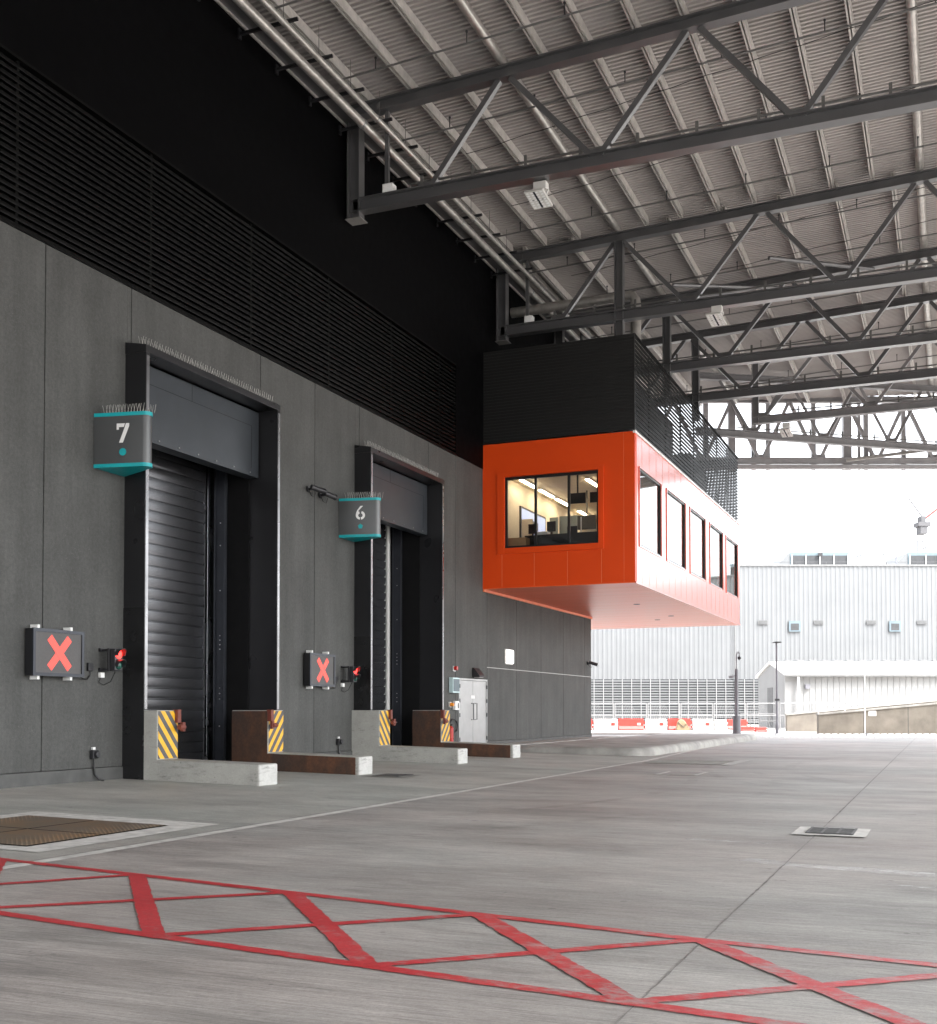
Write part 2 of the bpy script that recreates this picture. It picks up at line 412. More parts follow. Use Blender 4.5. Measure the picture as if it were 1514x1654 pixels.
# ------------------------------------------------------------------ ground
def ribbon(p0, p1, w, dz, jit=0., step=.5, w1=None):
    """a flat strip laid on the ground from p0 to p1"""
    b = MB(); p0 = Vector((*p0, 0)); p1 = Vector((*p1, 0)); d = p1-p0; L = d.length; d /= L; a = Vector((-d.y, d.x, 0))
    n = max(1, int(L/step)); w1 = w if w1 is None else w1
    vs = []
    for i in range(n+1):
        c = p0+d*L*i/n; ww = (w+(w1-w)*i/n)/2
        for s in (-1, 1):
            q = c+a*s*(ww+random.uniform(-jit, jit)); vs.append((q.x, q.y, gz(q.x)+dz))
    return b.add(vs, [(2*i, 2*i+2, 2*i+3, 2*i+1) for i in range(n)])
def patch(poly, dz):
    return MB().add([(x, y, gz(x)+dz) for x, y in poly], [tuple(range(len(poly)))])
def rect(x0, x1, y0, y1, dz):
    b = MB(); xs = sorted([x0, x1]+([-7.9] if x0 < -7.9 < x1 else []))
    for a, c in zip(xs, xs[1:]): b.add([(a, y0, gz(a)+dz), (c, y0, gz(c)+dz), (c, y1, gz(c)+dz), (a, y1, gz(a)+dz)], [(0, 1, 2, 3)])
    return b

g = MB()
xs = [-1500, WX, -7.9, 30, 1500]; ys = [-1500, -30, 70, 1500]
for i in range(4):
    for j in range(3):
        a, c = xs[i], xs[i+1]
        g.add([(a, ys[j], gz(a)), (c, ys[j], gz(c)), (c, ys[j+1], gz(c)), (a, ys[j+1], gz(a))], [(0, 1, 2, 3)])
struct(g.build('ground', 'slab'))
struct(rect(WX+.001, -7.62, -14, 32.6, .0025).build('pavement', 'apron'))
lines = MB()
for a, c in (((-7.57, -14), (-7.57, 31)), ((-7.57, 31), (-8.1, 40)), ((-8.1, 40), (-8.55, 54.3))):
    r_ = ribbon(a, c, .15, .004, .012, .2); lines.add(r_.v, r_.f)
struct(lines.build('drainage_path', 'strip'))
jm = MB()
for a, c, w in (((-1.35, -6), (-1.35, 16), .011), ((-1.35, 16), (-1.47, 60), .018), ((-7.4, 11.55), (9, 9.1), .012), ((-13.8, 22.6), (-7.7, 22.5), .012),
                ((-7.2, 19.9), (12, 17.6), .012), ((-7.4, 29.4), (12, 27.6), .014), ((-6.6, 46.5), (8, 37.2), .05), ((4.6, -5), (4.6, 50), .02),
                ((-13.8, 11.9), (-7.7, 11.72), .012), ((-7.68, -10), (-7.68, 31), .012), ((-13.8, 5), (-7.7, 4.9), .012)):
    r_ = ribbon(a, c, w, .005, .005, .12); jm.add(r_.v, r_.f)
struct(jm.build('pavement_joint_surface', 'joint'))

# red cross-hatched no-parking box
A = [(-9.9, 8.42), (-8.04, 8.07), (-6.23, 7.75), (-4.55, 7.44), (-2.90, 7.13), (-1.37, 6.85), (0.2, 6.62), (1.9, 6.3)]
B = [(-8.9, 6.42), (-7.45, 6.17), (-6.2, 5.98), (-4.45, 5.70), (-2.87, 5.47), (-1.38, 5.26), (.1, 5.05), (1.6, 4.8)]
rd = MB()
for i in range(len(A)-1):
    for q in (A, B):
        r_ = ribbon(q[i], q[i+1], .105, .006, .006, .05); rd.add(r_.v, r_.f)
for i in range(1, len(A)-1):
    if i+1 < len(B): r_ = ribbon(A[i], B[i+1], .135, .0068, .007, .05); rd.add(r_.v, r_.f)
    if i-1 >= 0: r_ = ribbon(A[i], B[i-1], .10, .0076, .006, .05); rd.add(r_.v, r_.f)
tag(rd.build('road_marking', 'redpaint'), 'red painted cross-hatched keep-clear strip on the grey concrete', 'road marking')
sc = MB()
for a, c, w in (((-1.75, 10.72), (-1.1, 10.45), .22), ((-1.2, 10.5), (.1, 10.28), .26), ((-.45, 9.6), (.3, 9.5), .07), ((-2.6, 12.2), (-1.7, 12.1), .1), ((-5.6, 13.2), (-4.9, 13.15), .07)):
    r_ = ribbon(a, c, w, .0025, .03, .05); sc.add(r_.v, r_.f)
struct(sc.build('pavement_scrape_surface', 'scuff'))

ty = MB()
for cx, cy, rad, a0, a1, w in ((-18, 20, 15.2, -38, 28, .2), (-18, 20, 13.6, -30, 25, .2), (12, 30, 17.5, 160, 215, .24), (12, 30, 15.6, 160, 213, .24)):
    pt = [(cx+rad*math.cos(R(a0+(a1-a0)*i/16)), cy+rad*math.sin(R(a0+(a1-a0)*i/16))) for i in range(17)]
    for p, q in zip(pt, pt[1:]):
        r_ = ribbon(p, q, w, .0032, .006, .4); ty.add(r_.v, r_.f)
struct(ty.build('pavement_tyre_surface', 'tyre'))
# tread-plate pit cover
t = thing('pit_cover', 'rusty tread-plate pit cover in a pale concrete surround', 'pit cover', (-9.45, 9.9, gz(-9.45)))
rect(-10.84, -8.03, 8.55, 11.5, .010).build('surround', 'strip', t)
rect(-10.52, -8.40, 8.78, 11.02, .015).build('rim', 'gap', t)
for x0, x1 in ((-10.5, -9.475), (-9.445, -8.42)):
    for y0, y1 in ((8.8, 9.885), (9.915, 11.0)):
        rect(x0, x1, y0, y1, .021).build('plate', 'checker', t)
def gully(cx, cy, w, l, label, framed=True):
    z = gz(cx)
    t = thing('drain_grate', label, 'drain', (cx, cy, z), 'drain grates set in the yard')
    rect(cx-w/2-.15, cx+w/2+.15, cy-l/2-.13, cy+l/2+.13, .014).build('surround', 'strip' if framed else 'kerbc', t)
    rect(cx-w/2, cx+w/2, cy-l/2, cy+l/2, .018).build('pit', 'gap', t)
    b = MB(); n = 9
    for i in range(n):
        y = cy-l/2+l*(i+.5)/n; b.box(cx-w/2, cx+w/2, y-l/n*.24, y+l/n*.24, z+.019, z+.026)
    for x in (cx-w/2, cx-w*.17, cx+w*.17, cx+w/2): b.box(x-.013, x+.013, cy-l/2, cy+l/2, z+.019, z+.027)
    b.build('bars', 'grate', t)
gully(-1.21, 13.43, .48, .64, 'square drain grate in a white concrete border out in the open slab')
gully(-10.3, 20.7, .55, .7, 'dark drain grate beside the brown steel-lined kerb of dock 7', False)
t = thing('manhole_cover', 'faint rectangular manhole cover near the long pale ground strip', 'manhole', (-5.3, 24.6, -.12))
rect(-5.75, -4.85, 24.0, 25.3, .010).build('rim', 'strip', t); rect(-5.66, -4.94, 24.1, 25.2, .014).build('lid', 'slab', t)
# flush trench cover in front of the kerb island
t = thing('trench_cover', 'dark ribbed trench cover with a bright end strip before the kerb island', 'trench cover', (-6.6, 30, -.12))
rect(-7.35, -5.2, 29.0, 31.1, .010).build('lid', 'slab', t)
b = MB()
for i in range(12): b.box(-7.3, -5.25, 29.06+i*.17, 29.12+i*.17, -.109, -.1)
b.build('rib', 'kerbc', t)
rect(-5.2, -4.95, 28.6, 31.6, .014).build('end_strip', 'endcap', t)
r_ = ribbon((-12.6, 30.6), (-7.35, 28.95), .07, .0125, .004); r_.build('edge_strip', 'strip', t)

# ------------------------------------------------------------------ warehouse
D7, D6 = 16.87, 25.70           # start of each dock portal along the wall
PW = 4.55; PZ = 7.95
wh = thing('warehouse', 'long dark warehouse wall with two numbered lorry docks', 'warehouse', (WX, 20, 0))
b = MB()
def panel(y0, y1, z0, z1): b.box(WX-.22, WX, y0+.011, y1-.011, z0, z1)
ends = [-12, -8.6, -5.2, -1.6, 2., 5.6, 9.2, 12.3, 14.84]
for a, c in zip(ends, ends[1:]): panel(a, c, .235, 9.1)
panel(14.84, D7+.06, .235, 9.1); b.box(WX-.22, WX-.0005, D7+.049, 17.02, PZ-.05, 9.1); panel(17.03, 21.36, PZ-.05, 9.1)
panel(21.36, 23.71, .235, 9.1); panel(23.71, D6+.06, .235, 9.1); b.box(WX-.22, WX-.0005, D6+.049, 25.94, PZ-.05, 9.1); panel(25.95, 30.19, PZ-.05, 9.1)
panel(30.19, 32.19, .235, 9.1)
panel(32.19, 34.81, 2.26, 9.1); panel(32.19, 32.43, .235, 2.26)
js = [34.81, 37.6, 40.2, 42.9, 45.75, 46.68]
for a, c in zip(js, js[1:]): panel(a, c, .235, 2.645); panel(a, c, 2.665, 9.1)
b.build('concrete_wall', 'wall', wh, bevel=.008)
b = MB().box(WX-.35, WX-.225, -12, D7, 0, 9.1).box(WX-.35, WX-.225, 21.4, D6, 0, 9.1).box(WX-.35, WX-.225, 30.2, 46.6, 0, 9.1)
b.box(WX-.35, WX-.225, D7, 21.4, PZ+.1, 9.1).box(WX-.35, WX-.225, D6, 30.2, PZ+.1, 9.1)
b.build('backing_wall', 'void', wh)
b = MB()
for a, c in ((-12, D7), (21.42, D6), (30.24, 32.45), (34.79, 46.7)): b.box(WX-.2, WX+.02, a, c, -.02, .228)
b.build('plinth', 'plinth', wh, bevel=.012)
MB().box(WX-.1, WX+.004, 34.81, 46.66, 2.645, 2.665).build('joint_trim', 'light_line', wh)
b = MB()
for k in range(23):             # louvre blades: tilted strips on posts
    z = 9.16+k*.119
    b.prof((WX-.06, -12, z), (WX-.06, 32.2, z), [(-.07, -.01), (.055, -.05), (.06, -.03), (.06, .012), (-.07, .045)], caps=True)
for y in [y for y in (-8, -4, 0, 4, 7.4, 10.8, 14.2, 17.6, 21, 24.4, 27.8, 31)]: b.box(WX-.16, WX-.02, y-.03, y+.03, 9.1, 11.86)
b.box(WX-.2, WX+.03, -12, 32.2, 9.075, 9.125).box(WX-.2, WX+.02, -12, 32.2, 11.87, 11.92)
b.build('louvre_band', 'louvre_wall', wh)
b = MB().box(WX-.4, WX-.2, -12, 32.2, 9.1, 11.9).box(WX-.4, WX+.01, -12, 46.7, 11.92, 15.95).box(WX-.4, WX+.012, 32.2, 46.7, 9.1, 11.92)
b.build('black_cladding', 'black', wh)
MB().box(WX-.5, WX-.3, -12, 46.6, 15.95, 17.4).build('parapet', 'black', wh)
b = MB().box(-45, WX-.45, 46.2, 46.69, -.05, 17.2).box(-45, -44.5, -12, 46.2, -.05, 17.2).box(-45, WX-.4, -12.4, -12, -.05, 17.2)
b.build('end_wall', 'wall', wh)
MB().box(-45, WX-.3, -12, 46.6, 17.25, 17.45).build('roof', 'void', wh)

def dock(y0, parent, n_sp, chan='channel'):
    y1 = y0+PW; xo = WX+.47; b = MB()
    # portal frame: two jambs and a lintel that project from the wall, with a weathered cap falling to the front
    prof = lambda a, c, d: (a, d, c)
    b.box(WX-1.55, xo, y0, y0+.10, 0, 7.80).box(WX-1.55, xo, y1-.10, y1, 0, 7.80)
    b.add([(WX, y0-.012, 7.80), (xo+.006, y0-.012, 7.80), (xo+.006, y0-.012, 7.93), (WX, y0-.012, 8.02), (WX, y1+.012, 7.80), (xo+.006, y1+.012, 7.80), (xo+.006, y1+.012, 7.93), (WX, y1+.012, 8.02)],
          [(0,1,2,3),(7,6,5,4),(0,4,5,1),(1,5,6,2),(2,6,7,3),(3,7,4,0)])
    fr = b.build('dock_portal', 'frame', parent, bevel=.006)
    for y in (y0+.012, y1-.088): MB().box(xo, xo+.006, y, y+.076, 1.27, 7.74).build('edge_trim', 'edge', fr)
    MB().box(WX-.02, xo+.007, y0-.012, y0-.002, -.01, 3.12).box(xo+.0075, xo+.014, y0-.012, y0+.11, -.01, 1.24).build('corner_guard', 'guard', fr)
    MB().box(xo+.008, xo+.014, y1-.11, y1+.012, -.01, 1.24).build('corner_guard', 'guard', fr)
    # dark lining of the recess
    l = MB().box(WX-1.7, WX-.24, y0+.102, y0+.14, 0, 7.79).box(WX-1.7, WX-.24, y1-.14, y1-.102, 0, 7.79)
    l.box(WX-1.9, WX-.2, y0-.3, y1+.3, 7.82, 7.88).box(WX-1.9, WX-1.85, y0-.3, y1+.3, 0, 7.9)
    l.build('recess_lining', 'void', fr)
    h = MB().box(WX-.30, WX+.01, y0+.14, y1-.14, 6.33, 7.77)
    hp = h.build('header_panel', 'header', fr, bevel=.006)
    s = MB()
    s.box(WX+.0105, WX+.0125, y0+.45, y1-.42, 7.42, 7.428).box(WX+.0105, WX+.0125, y1-.428, y1-.42, 6.5, 7.42).box(WX+.0105, WX+.0125, y0+2.0, y0+2.008, 7.428, 7.77)
    s.build('seam', 'void', fr)
    for k in range(7): MB().tube((WX+.011, y0+.35+k*.62, 6.40), (WX+.026, y0+.35+k*.62, 6.40), .014, 8).build('bolt', 'bolt', fr)
    # shutter of curved slats
    sh = MB(); xs = WX-1.22; p = .228; n = 34; pts = []
    for k in range(n):
        z = -.1+k*p
        pts += [(xs-.008, z), (xs+.016, z+.006), (xs+.0225, z+.05), (xs+.0265, z+.10), (xs+.0285, z+.15), (xs+.0285, z+.2), (xs-.008, z+.216)]
    vs = [(x, y, z) for y in (y0+.3, y1-.44) for x, z in pts]; m = len(pts)
    sh.add(vs, [(i, i+1, m+i+1, m+i) for i in range(m-1)])
    sh.build('shutter', 'shutter', fr)
    for yy, s_ in ((y0+.14, 1), (y1-.14, -1)):
        rl = MB()
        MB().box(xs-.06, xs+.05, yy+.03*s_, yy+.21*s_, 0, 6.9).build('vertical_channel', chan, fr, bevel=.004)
        rl.box(xs+.14, xs+.42, yy, yy+.05*s_, 0, 6.9).box(xs+.14, xs+.16, yy+.052*s_, yy+.10*s_, 0, 6.9).box(xs+.40, xs+.42, yy+.052*s_, yy+.10*s_, 0, 6.9)
        gr = rl.build('guide_rail', 'rail', fr, bevel=.004)
        st = MB().box(xs+.03, xs+.034, yy+.27*s_, yy+.30*s_, 0, 6.6); st.build('brush_strip', 'edge', fr)
        for z in (.9, 1.5, 1.62, 1.74, 2.6, 2.7, 2.8, 2.9, 3.9, 4.9, 5.4):
            MB().tube((xs+.28, yy+.05*s_, z), (xs+.28, yy+.066*s_, z), .014, 6).build('bolt', 'bolt', fr)
    sp = MB(); spikes(sp, (WX+.28, y0+.05, 7.97), (WX+.28, y1-.05, 7.97), n_sp)
    sp.build('bird_spike_bristles', 'wire', fr)
    return fr
def spikes(mb, p0, p1, n, h=.16):
    p0, p1 = Vector(p0), Vector(p1)
    for k in range(n):
        p = p0.lerp(p1, (k+.5)/n)
        for dx in (-.07, .07):
            q = p+Vector((dx*.3, 0, 0)); t = q+Vector((dx*.5+random.uniform(-.012, .012), random.uniform(-.012, .012), h*random.uniform(.95, 1.06)))
            mb.tube(q, t, .0036, 4)
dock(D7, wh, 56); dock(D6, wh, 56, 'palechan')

# grey double door by dock 6
b = MB().box(WX-.2, WX+.012, 32.44, 32.50, 0, 2.25).box(WX-.2, WX+.012, 34.74, 34.80, 0, 2.25).box(WX-.2, WX+.012, 32.5, 34.74, 2.19, 2.25)
dd = b.build('double_door', 'doorgrey', wh)
for a, c in ((32.51, 33.61), (33.63, 34.73)): MB().box(WX-.06, WX-.01, a, c, .02, 2.18).build('door_leaf', 'doorgrey', dd, bevel=.006)
for y in (33.48, 33.76):
    MB().path([(WX-.01, y, .95), (WX+.07, y, .95), (WX+.07, y, 1.47), (WX-.01, y, 1.47)], .014, 8).build('handle', 'wframe', dd)
for y in (32.5, 34.74):
    for z in (.35, 1.1, 1.55, 2.0): MB().tube((WX+.014, y, z-.06), (WX+.014, y, z+.06), .018, 8).build('hinge', 'frame', dd)
b = MB()
for y in (33.545, 33.69): b.tube((WX-.0095, y, 1.67), (WX-.006, y, 1.67), .062, 16)
b.build('door_disc', 'white', dd)

# ------------------------------------------------------------------ concrete wheel guides of the docks
def guide(y0, y1, steel, haz, label):
    """L-shaped upstand: tall against the portal, low out to the apron"""
    t = thing('dock_guide_wall', label, 'dock guide', (-12.2, (y0+y1)/2, -.02), 'wheel guide walls of the two docks')
    pts = [(WX-.12 if steel else WX-.05, -.12), (-10.98, -.12), (-10.98, .31), (-13.12, .36), (-13.12, 1.25), (WX-.12 if steel else WX-.05, 1.25)]
    if not steel: pts[0] = (WX-.02, -.12); pts[5] = (WX-.02, 1.25)
    b = MB().poly(pts, lambda a, z, d: (a, d, z), y0, y1)
    b.build('concrete_upstand', 'concrete', t, bevel=.018)
    MB().box(-10.978, -10.972, y0+.015, y1-.015, -.115, .295).build('end_cap', 'endcap', t)
    yi = y0 if steel else y1
    s = -1 if steel else 1
    st = MB().poly([(WX-.11, -.1), (-11.05, -.1), (-11.05, .295), (-13.135, .345), (-13.135, 1.235), (WX-.11, 1.235)], lambda a, z, d: (a, d, z), yi+.002*s, yi+.012*s)
    st.build('steel_lining', 'rust', t)
    MB().box(-13.118, -13.110, y0+.02, y1-.02, .375, 1.235).build('hazard_plate', haz, t)
    br = MB(); yb = y1-.06 if not steel else y0+.05
    br.box(-13.16, -13.04, yb-.05, yb+.05, 1.02, 1.262).box(-13.04, -12.98, yb-.04+.06*s, yb+.04+.06*s, .86, 1.03).tube((-13.0, yb-.07, .94), (-13.0, yb+.09, .94), .05, 10)
    br.build('bracket', 'bracket', t, bevel=.006)
    return t
ga = guide(16.86, 17.46, False, 'haz_a', 'pale concrete guide wall with yellow hazard plate below sign 7')
gb = guide(20.50, 21.10, True, 'haz_b', 'brown steel-lined guide wall at the far side of dock 7')
copy_tree(ga, (0, 8.72, 0), label='pale concrete guide wall with yellow hazard plate below sign 6')
copy_tree(gb, (0, 8.88, 0), label='brown steel-lined guide wall between dock 6 and the grey double door')

# ------------------------------------------------------------------ numbered wedge signs
def wedge_sign(dy, digit, label):
    yA, yC = 16.03+dy, D7-.02+dy
    z0, z1 = 5.53, 6.50
    a, bb, c = Vector((WX+.01, yA)), Vector((-12.66, 16.30+dy)), Vector((WX+.01, yC))
    r = .11; out = [a]
    e1 = (a-bb).normalized(); e2 = (c-bb).normalized(); ang = math.acos(e1.dot(e2)); L = r/math.tan(ang/2)
    t1, t2 = bb+e1*L, bb+e2*L; ctr = bb+(e1+e2).normalized()*(r/math.sin(ang/2))
    a1 = math.atan2(*(t1-ctr).yx); a2 = math.atan2(*(t2-ctr).yx)
    while a2 < a1: a2 += 2*math.pi
    for k in range(11):
        q = a1+(a2-a1)*k/10; out.append(ctr+Vector((math.cos(q), math.sin(q)))*r)
    out.append(c)
    t = thing('dock_number_sign', label, 'dock sign', (WX, yA, z0), 'wedge-shaped dock number signs')
    def band(za, zb, off, name, mat):
        cen = sum(out, Vector((0, 0)))/len(out)
        pts = [(p+(p-cen).normalized()*off if p.x > WX+.05 else p) for p in out]
        return MB().poly([(p.x, p.y) for p in pts], lambda x, y, d: (x, y, d), za, zb).build(name, mat, t, smooth=True)
    band(z0+.065, z1-.065, 0, 'sign_body', 'sign'); band(z1-.065, z1, .012, 'top_band', 'teal'); band(z0, z0+.065, .012, 'bottom_band', 'teal')
    d = (t1-a).normalized(); nrm = Vector((d.y, -d.x)); W = (bb-a).length
    def face(u, v, off): p = a+d*u+nrm*off; return (p.x, p.y, z0+v)
    n = MB(); cx, cy, w, h = W*.44, .60, .235, .34
    mp = lambda q, v, o: face(cx+(q-.5)*w, cy+(v-.5)*h, o)
    if digit == 7:
        n.poly([(0, 1), (.66, 1), (.57, .81), (.17, .81), (.17, .68), (0, .68)][::-1], mp, .001, .006)
        n.poly([(.74, 1), (1, 1), (1, .86), (.50, 0), (.20, 0), (.65, .80)], mp, .001, .006)
    else:
        arc = lambda q0, q1: [(.5+.5*math.cos(R(q)), .315+.315*math.sin(R(q))) for q in q0]+[(.5+.24*math.cos(R(q)), .315+.15*math.sin(R(q))) for q in q1]
        for s0, s1 in ((-80, 72), (108, 262)):
            qs = [s0+(s1-s0)*i/12 for i in range(13)]; n.poly(arc(qs, qs[::-1]), mp, .001, .006)
        n.poly([(.0, .36), (.20, .56), (.30, .66), (.78, 1.0), (.50, 1.0), (.16, .70), (.04, .52)], mp, .001, .006)
    n.build('digit', 'white', t)
    k = 24 if digit == 7 else 5
    dot = [(.5+.30*math.cos(2*math.pi*i/k+math.pi/2), .5+.30*math.sin(2*math.pi*i/k+math.pi/2)) for i in range(k)]
    MB().poly(dot, lambda q, v, o: face(cx+(q-.5)*.22, .265+(v-.5)*.22, o), .001, .006).build('dot', 'teal', t)
    sp = MB()
    spikes(sp, (t1.x-.02, t1.y+.04, z1), (a.x+.15, a.y+.08, z1), 13, .15); spikes(sp, (bb.x-.2, bb.y+.10, z1), (c.x+.3, c.y-.12, z1), 8, .15)
    sp.build('bird_spike_bristles', 'wire', t)
wedge_sign(0, 7, 'charcoal wedge sign with teal bands, white number 7 and round dot')
wedge_sign(8.84, 6, 'charcoal wedge sign with teal bands, white number 6 and five-sided dot')

# ------------------------------------------------------------------ red X displays, signals, sockets
def x_display(dy, label):
    t = thing('lane_signal_display', label, 'signal display', (WX, 15+dy, 2.2), 'red X displays beside the docks')
    y0, y1, z0, z1 = 14.42+dy, 15.60+dy, 1.82, 2.59; xf = WX+.2
    MB().box(WX+.03, xf-.02, y0, y1, z0, z1).build('housing', 'frame', t, bevel=.006)
    MB().box(xf-.02, xf-.008, y0+.05, y1-.05, z0+.05, z1-.05).build('screen', 'led_panel', t)
    b = MB().box(xf-.02, xf+.012, y0-.005, y1+.005, z1-.05, z1+.005).box(xf-.02, xf+.012, y0-.005, y1+.005, z0-.005, z0+.05)
    b.box(xf-.02, xf+.0118, y0-.005, y0+.05, z0+.05, z1-.05).box(xf-.02, xf+.0118, y1-.05, y1+.005, z0+.05, z1-.05)
    b.build('bezel', 'rail', t)
    cy, cz = (y0+y1)/2+.02, (z0+z1)/2; x = MB()
    mp = lambda a, c, d: (xf-.007+d, cy+a, cz+c)
    L, w = .345, .068; k = math.radians(47)
    for s, d in ((1, 0.), (-1, .0015)):
        c, q = math.cos(k), math.sin(k)*s
        pts = [(i*L*c-j*w*q, i*L*q+j*w*c) for i, j in ((-1, -1), (1, -1), (1, 1), (-1, 1))]
        x.poly(pts, mp, d, d+.003)
    x.build('red_cross', 'led_red', t)
    for y in (y0+.12, y1-.3):
        for z in (z1+.005, z0-.065): MB().box(WX+.02, xf-.02, y, y+.05, z, z+.06).build('mounting_lug', 'white', t)
    c = MB().path([(xf-.1, y1-.02, z0+.02), (WX+.08, y1+.12, z0-.02), (WX+.04, y1+.28, z0-.03), (WX+.03, y1+.36, z0+.04), (WX+.03, y1+.37, z0+.12)], .011, 6)
    c.build('cable', 'hose', t)
    MB().box(WX+.005, WX+.05, y1+.30, y1+.43, z0+.12, z0+.26).build('isolator', 'dkplastic', t, bevel=.006)
x_display(0, 'grey box display with lit red X under the number 7 sign')
x_display(8.76, 'grey box display with lit red X under the number 6 sign')

def traffic_light(dy, label):
    y = 16.33+dy
    t = thing('traffic_light', label, 'traffic light', (WX, y, 1.9), 'red signals at the dock jambs')
    b = MB()
    for z in (1.97, 2.32): b.box(WX+.005, WX+.05, y-.13, y-.03, z-.03, z+.03).tube((WX+.03, y-.08, z), (WX+.20, y-.05, z), .022, 8)
    b.build('mounting_bracket', 'dkplastic', t)
    MB().box(WX+.19, WX+.23, y-.12, y+.13, 1.94, 2.35).build('back_board', 'frame', t, bevel=.005)
    MB().box(WX+.23, WX+.34, y-.09, y+.10, 1.95, 2.34).build('lamp_body', 'dkplastic', t, bevel=.012)
    for z, m in ((2.245, 'lamp_red'), (2.05, 'green_lens')):
        MB().sphere((WX+.34, y+.005, z), .083, 14, 8, (.45, 1, 1)).build('lens', m, t, smooth=True)
        v = MB(); n = 14; vs = []
        for j in range(n+1):
            q = math.pi*(-.1+1.2*j/n)
            for x, r in ((WX+.34, .092), (WX+.34+.13*(.55+.45*math.sin(max(0, min(math.pi, q)))), .092), (WX+.34+.13*(.55+.45*math.sin(max(0, min(math.pi, q)))), .098), (WX+.34, .098)):
                vs.append((x, y+.005+r*math.cos(q), z+r*math.sin(q)))
        for j in range(n):
            for i in range(4): v.f.append((j*4+i, j*4+(i+1) % 4, (j+1)*4+(i+1) % 4, (j+1)*4+i))
        v.v = vs; v.build('visor', 'dkplastic', t)
    MB().box(WX+.005, WX+.06, y-.13, y-.03, 1.83, 1.92).build('junction_box', 'white', t)
    MB().path([(WX+.04, y-.1, 1.83), (WX+.04, y-.16, 1.75), (WX+.05, y-.04, 1.70), (WX+.12, y+.06, 1.76), (WX+.2, y+.08, 1.93)], .009, 6).build('cable', 'hose', t)
traffic_light(0, 'two-lamp signal glowing red between the X display and dock 7')
traffic_light(8.80, 'two-lamp signal glowing red between the X display and dock 6')

def socket(dy, label):
    y = 16.06+dy
    t = thing('wall_socket', label, 'socket', (WX, y, 0), 'low sockets beside the docks')
    MB().box(WX+.005, WX+.09, y-.07, y+.07, .40, .55).tube((WX+.09, y, .475), (WX+.15, y, .475), .06, 12).build('socket_box', 'dkplastic', t, bevel=.01)
    MB().box(WX+.01, WX+.05, y-.03, y+.03, .555, .60).build('gland', 'white', t)
    MB().path([(WX+.045, y, .40), (WX+.045, y, .25), (WX+.06, y+.01, .12), (WX+.10, y+.06, .04), (WX+.15, y+.14, gz(WX+.15)+.012)], .02, 8).build('conduit', 'hose', t)
socket(0, 'black wall socket with drooping cable under the red signal of dock 7')
socket(8.78, 'black wall socket behind the end of the brown guide wall')

def cctv(y, z, px, aim, label, zoff=0):
    t = thing('security_camera', label, 'camera', (WX, y, z), 'wall cameras')
    MB().tube((WX+.005, y, z), (WX+.05, y, z), .07, 12).tube((WX+.05, y, z), (WX+px, y, z+zoff), .028, 8).build('bracket', 'dkplastic', t)
    a = Vector(aim).normalized(); p = Vector((WX+px, y, z+zoff))
    MB().tube(p-a*.12, p+a*.22, .065, 12).tube(p+a*.22, p+a*.25, .075, 12).build('camera_body', 'dkplastic', t, smooth=True)
    MB().tube(p+a*.251, p+a*.256, .05, 12).build('lens', 'bolt', t)
    MB().path([(WX+.05, y, z-.03), (WX+.10, y+.01, z-.16), (WX+.18, y+.02, z-.2), (WX+.22, y+.02, z-.08)], .009, 6).build('cable', 'hose', t)
cctv(23.38, 6.47, .22, (.5, .85, -.18), 'black camera on the wall above the X display, the one closer to dock 7')
cctv(23.93, 6.42, .24, (.3, .95, -.15), 'black camera on the wall pointing along to the number 6 sign')
cctv(46.1, 3.22, .2, (.9, .2, -.3), 'tiny camera at the corner of the wall under the office')

# small fittings round the grey double door
t = thing('alarm_sounder', 'small red alarm sounder above the pale blue cabinet', 'alarm', (WX, 32.05, 2.5))
MB().box(WX+.005, WX+.04, 31.97, 32.13, 2.44, 2.60).build('base', 'white', t); MB().tube((WX+.04, 32.05, 2.53), (WX+.13, 32.05, 2.53), .075, 14, .06).build('horn', 'redgloss', t)
t = thing('wall_cabinet', 'pale blue metal cabinet beside the double door', 'cabinet', (WX, 31.95, 1.8))
MB().box(WX+.005, WX+.14, 31.68, 32.20, 1.78, 2.24).build('cabinet_box', 'pcyan', t, bevel=.008); MB().box(WX+.14, WX+.15, 31.72, 32.16, 1.82, 2.20).build('door', 'pblue', t)
t = thing('warning_beacon', 'amber beacon on the wall under the pale blue cabinet', 'beacon', (WX, 31.72, 1.35))
MB().box(WX+.005, WX+.05, 31.65, 31.80, 1.34, 1.5).build('base', 'pale', t); MB().tube((WX+.05, 31.72, 1.42), (WX+.15, 31.72, 1.42), .065, 14, .05).build('dome', 'amber', t, smooth=True)
t = thing('call_point', 'white call box between amber beacon and double door', 'call box', (WX, 32.1, 1.25))
MB().box(WX+.005, WX+.11, 31.95, 32.26, 1.26, 1.53).build('box', 'white', t, bevel=.012); MB().box(WX+.111, WX+.116, 32.12, 32.2, 1.31, 1.47).build('slot', 'wframe', t)
t = thing('floodlight', 'dark wedge-shaped floodlight above the grey double door', 'floodlight', (WX, 33.75, 2.3))
MB().poly([(0, 2.30), (.26, 2.30), (.24, 2.36), (.05, 2.60), (0, 2.60)], lambda a, c, d: (WX+.005+a, d, c), 33.52, 33.98).build('housing', 'dkplastic', t, bevel=.01)
MB().box(WX+.05, WX+.23, 33.58, 33.92, 2.288, 2.298).build('lens', 'pale', t)
t = thing('fire_extinguisher', 'red fire extinguisher behind the striped plate by the double door', 'extinguisher', (WX+.15, 31.48, 0))
MB().tube((WX+.15, 31.48, .22), (WX+.15, 31.48, .72), .085, 16).tube((WX+.15, 31.48, .72), (WX+.15, 31.48, .78), .085, 16, .03).build('cylinder', 'redgloss', t, smooth=True)
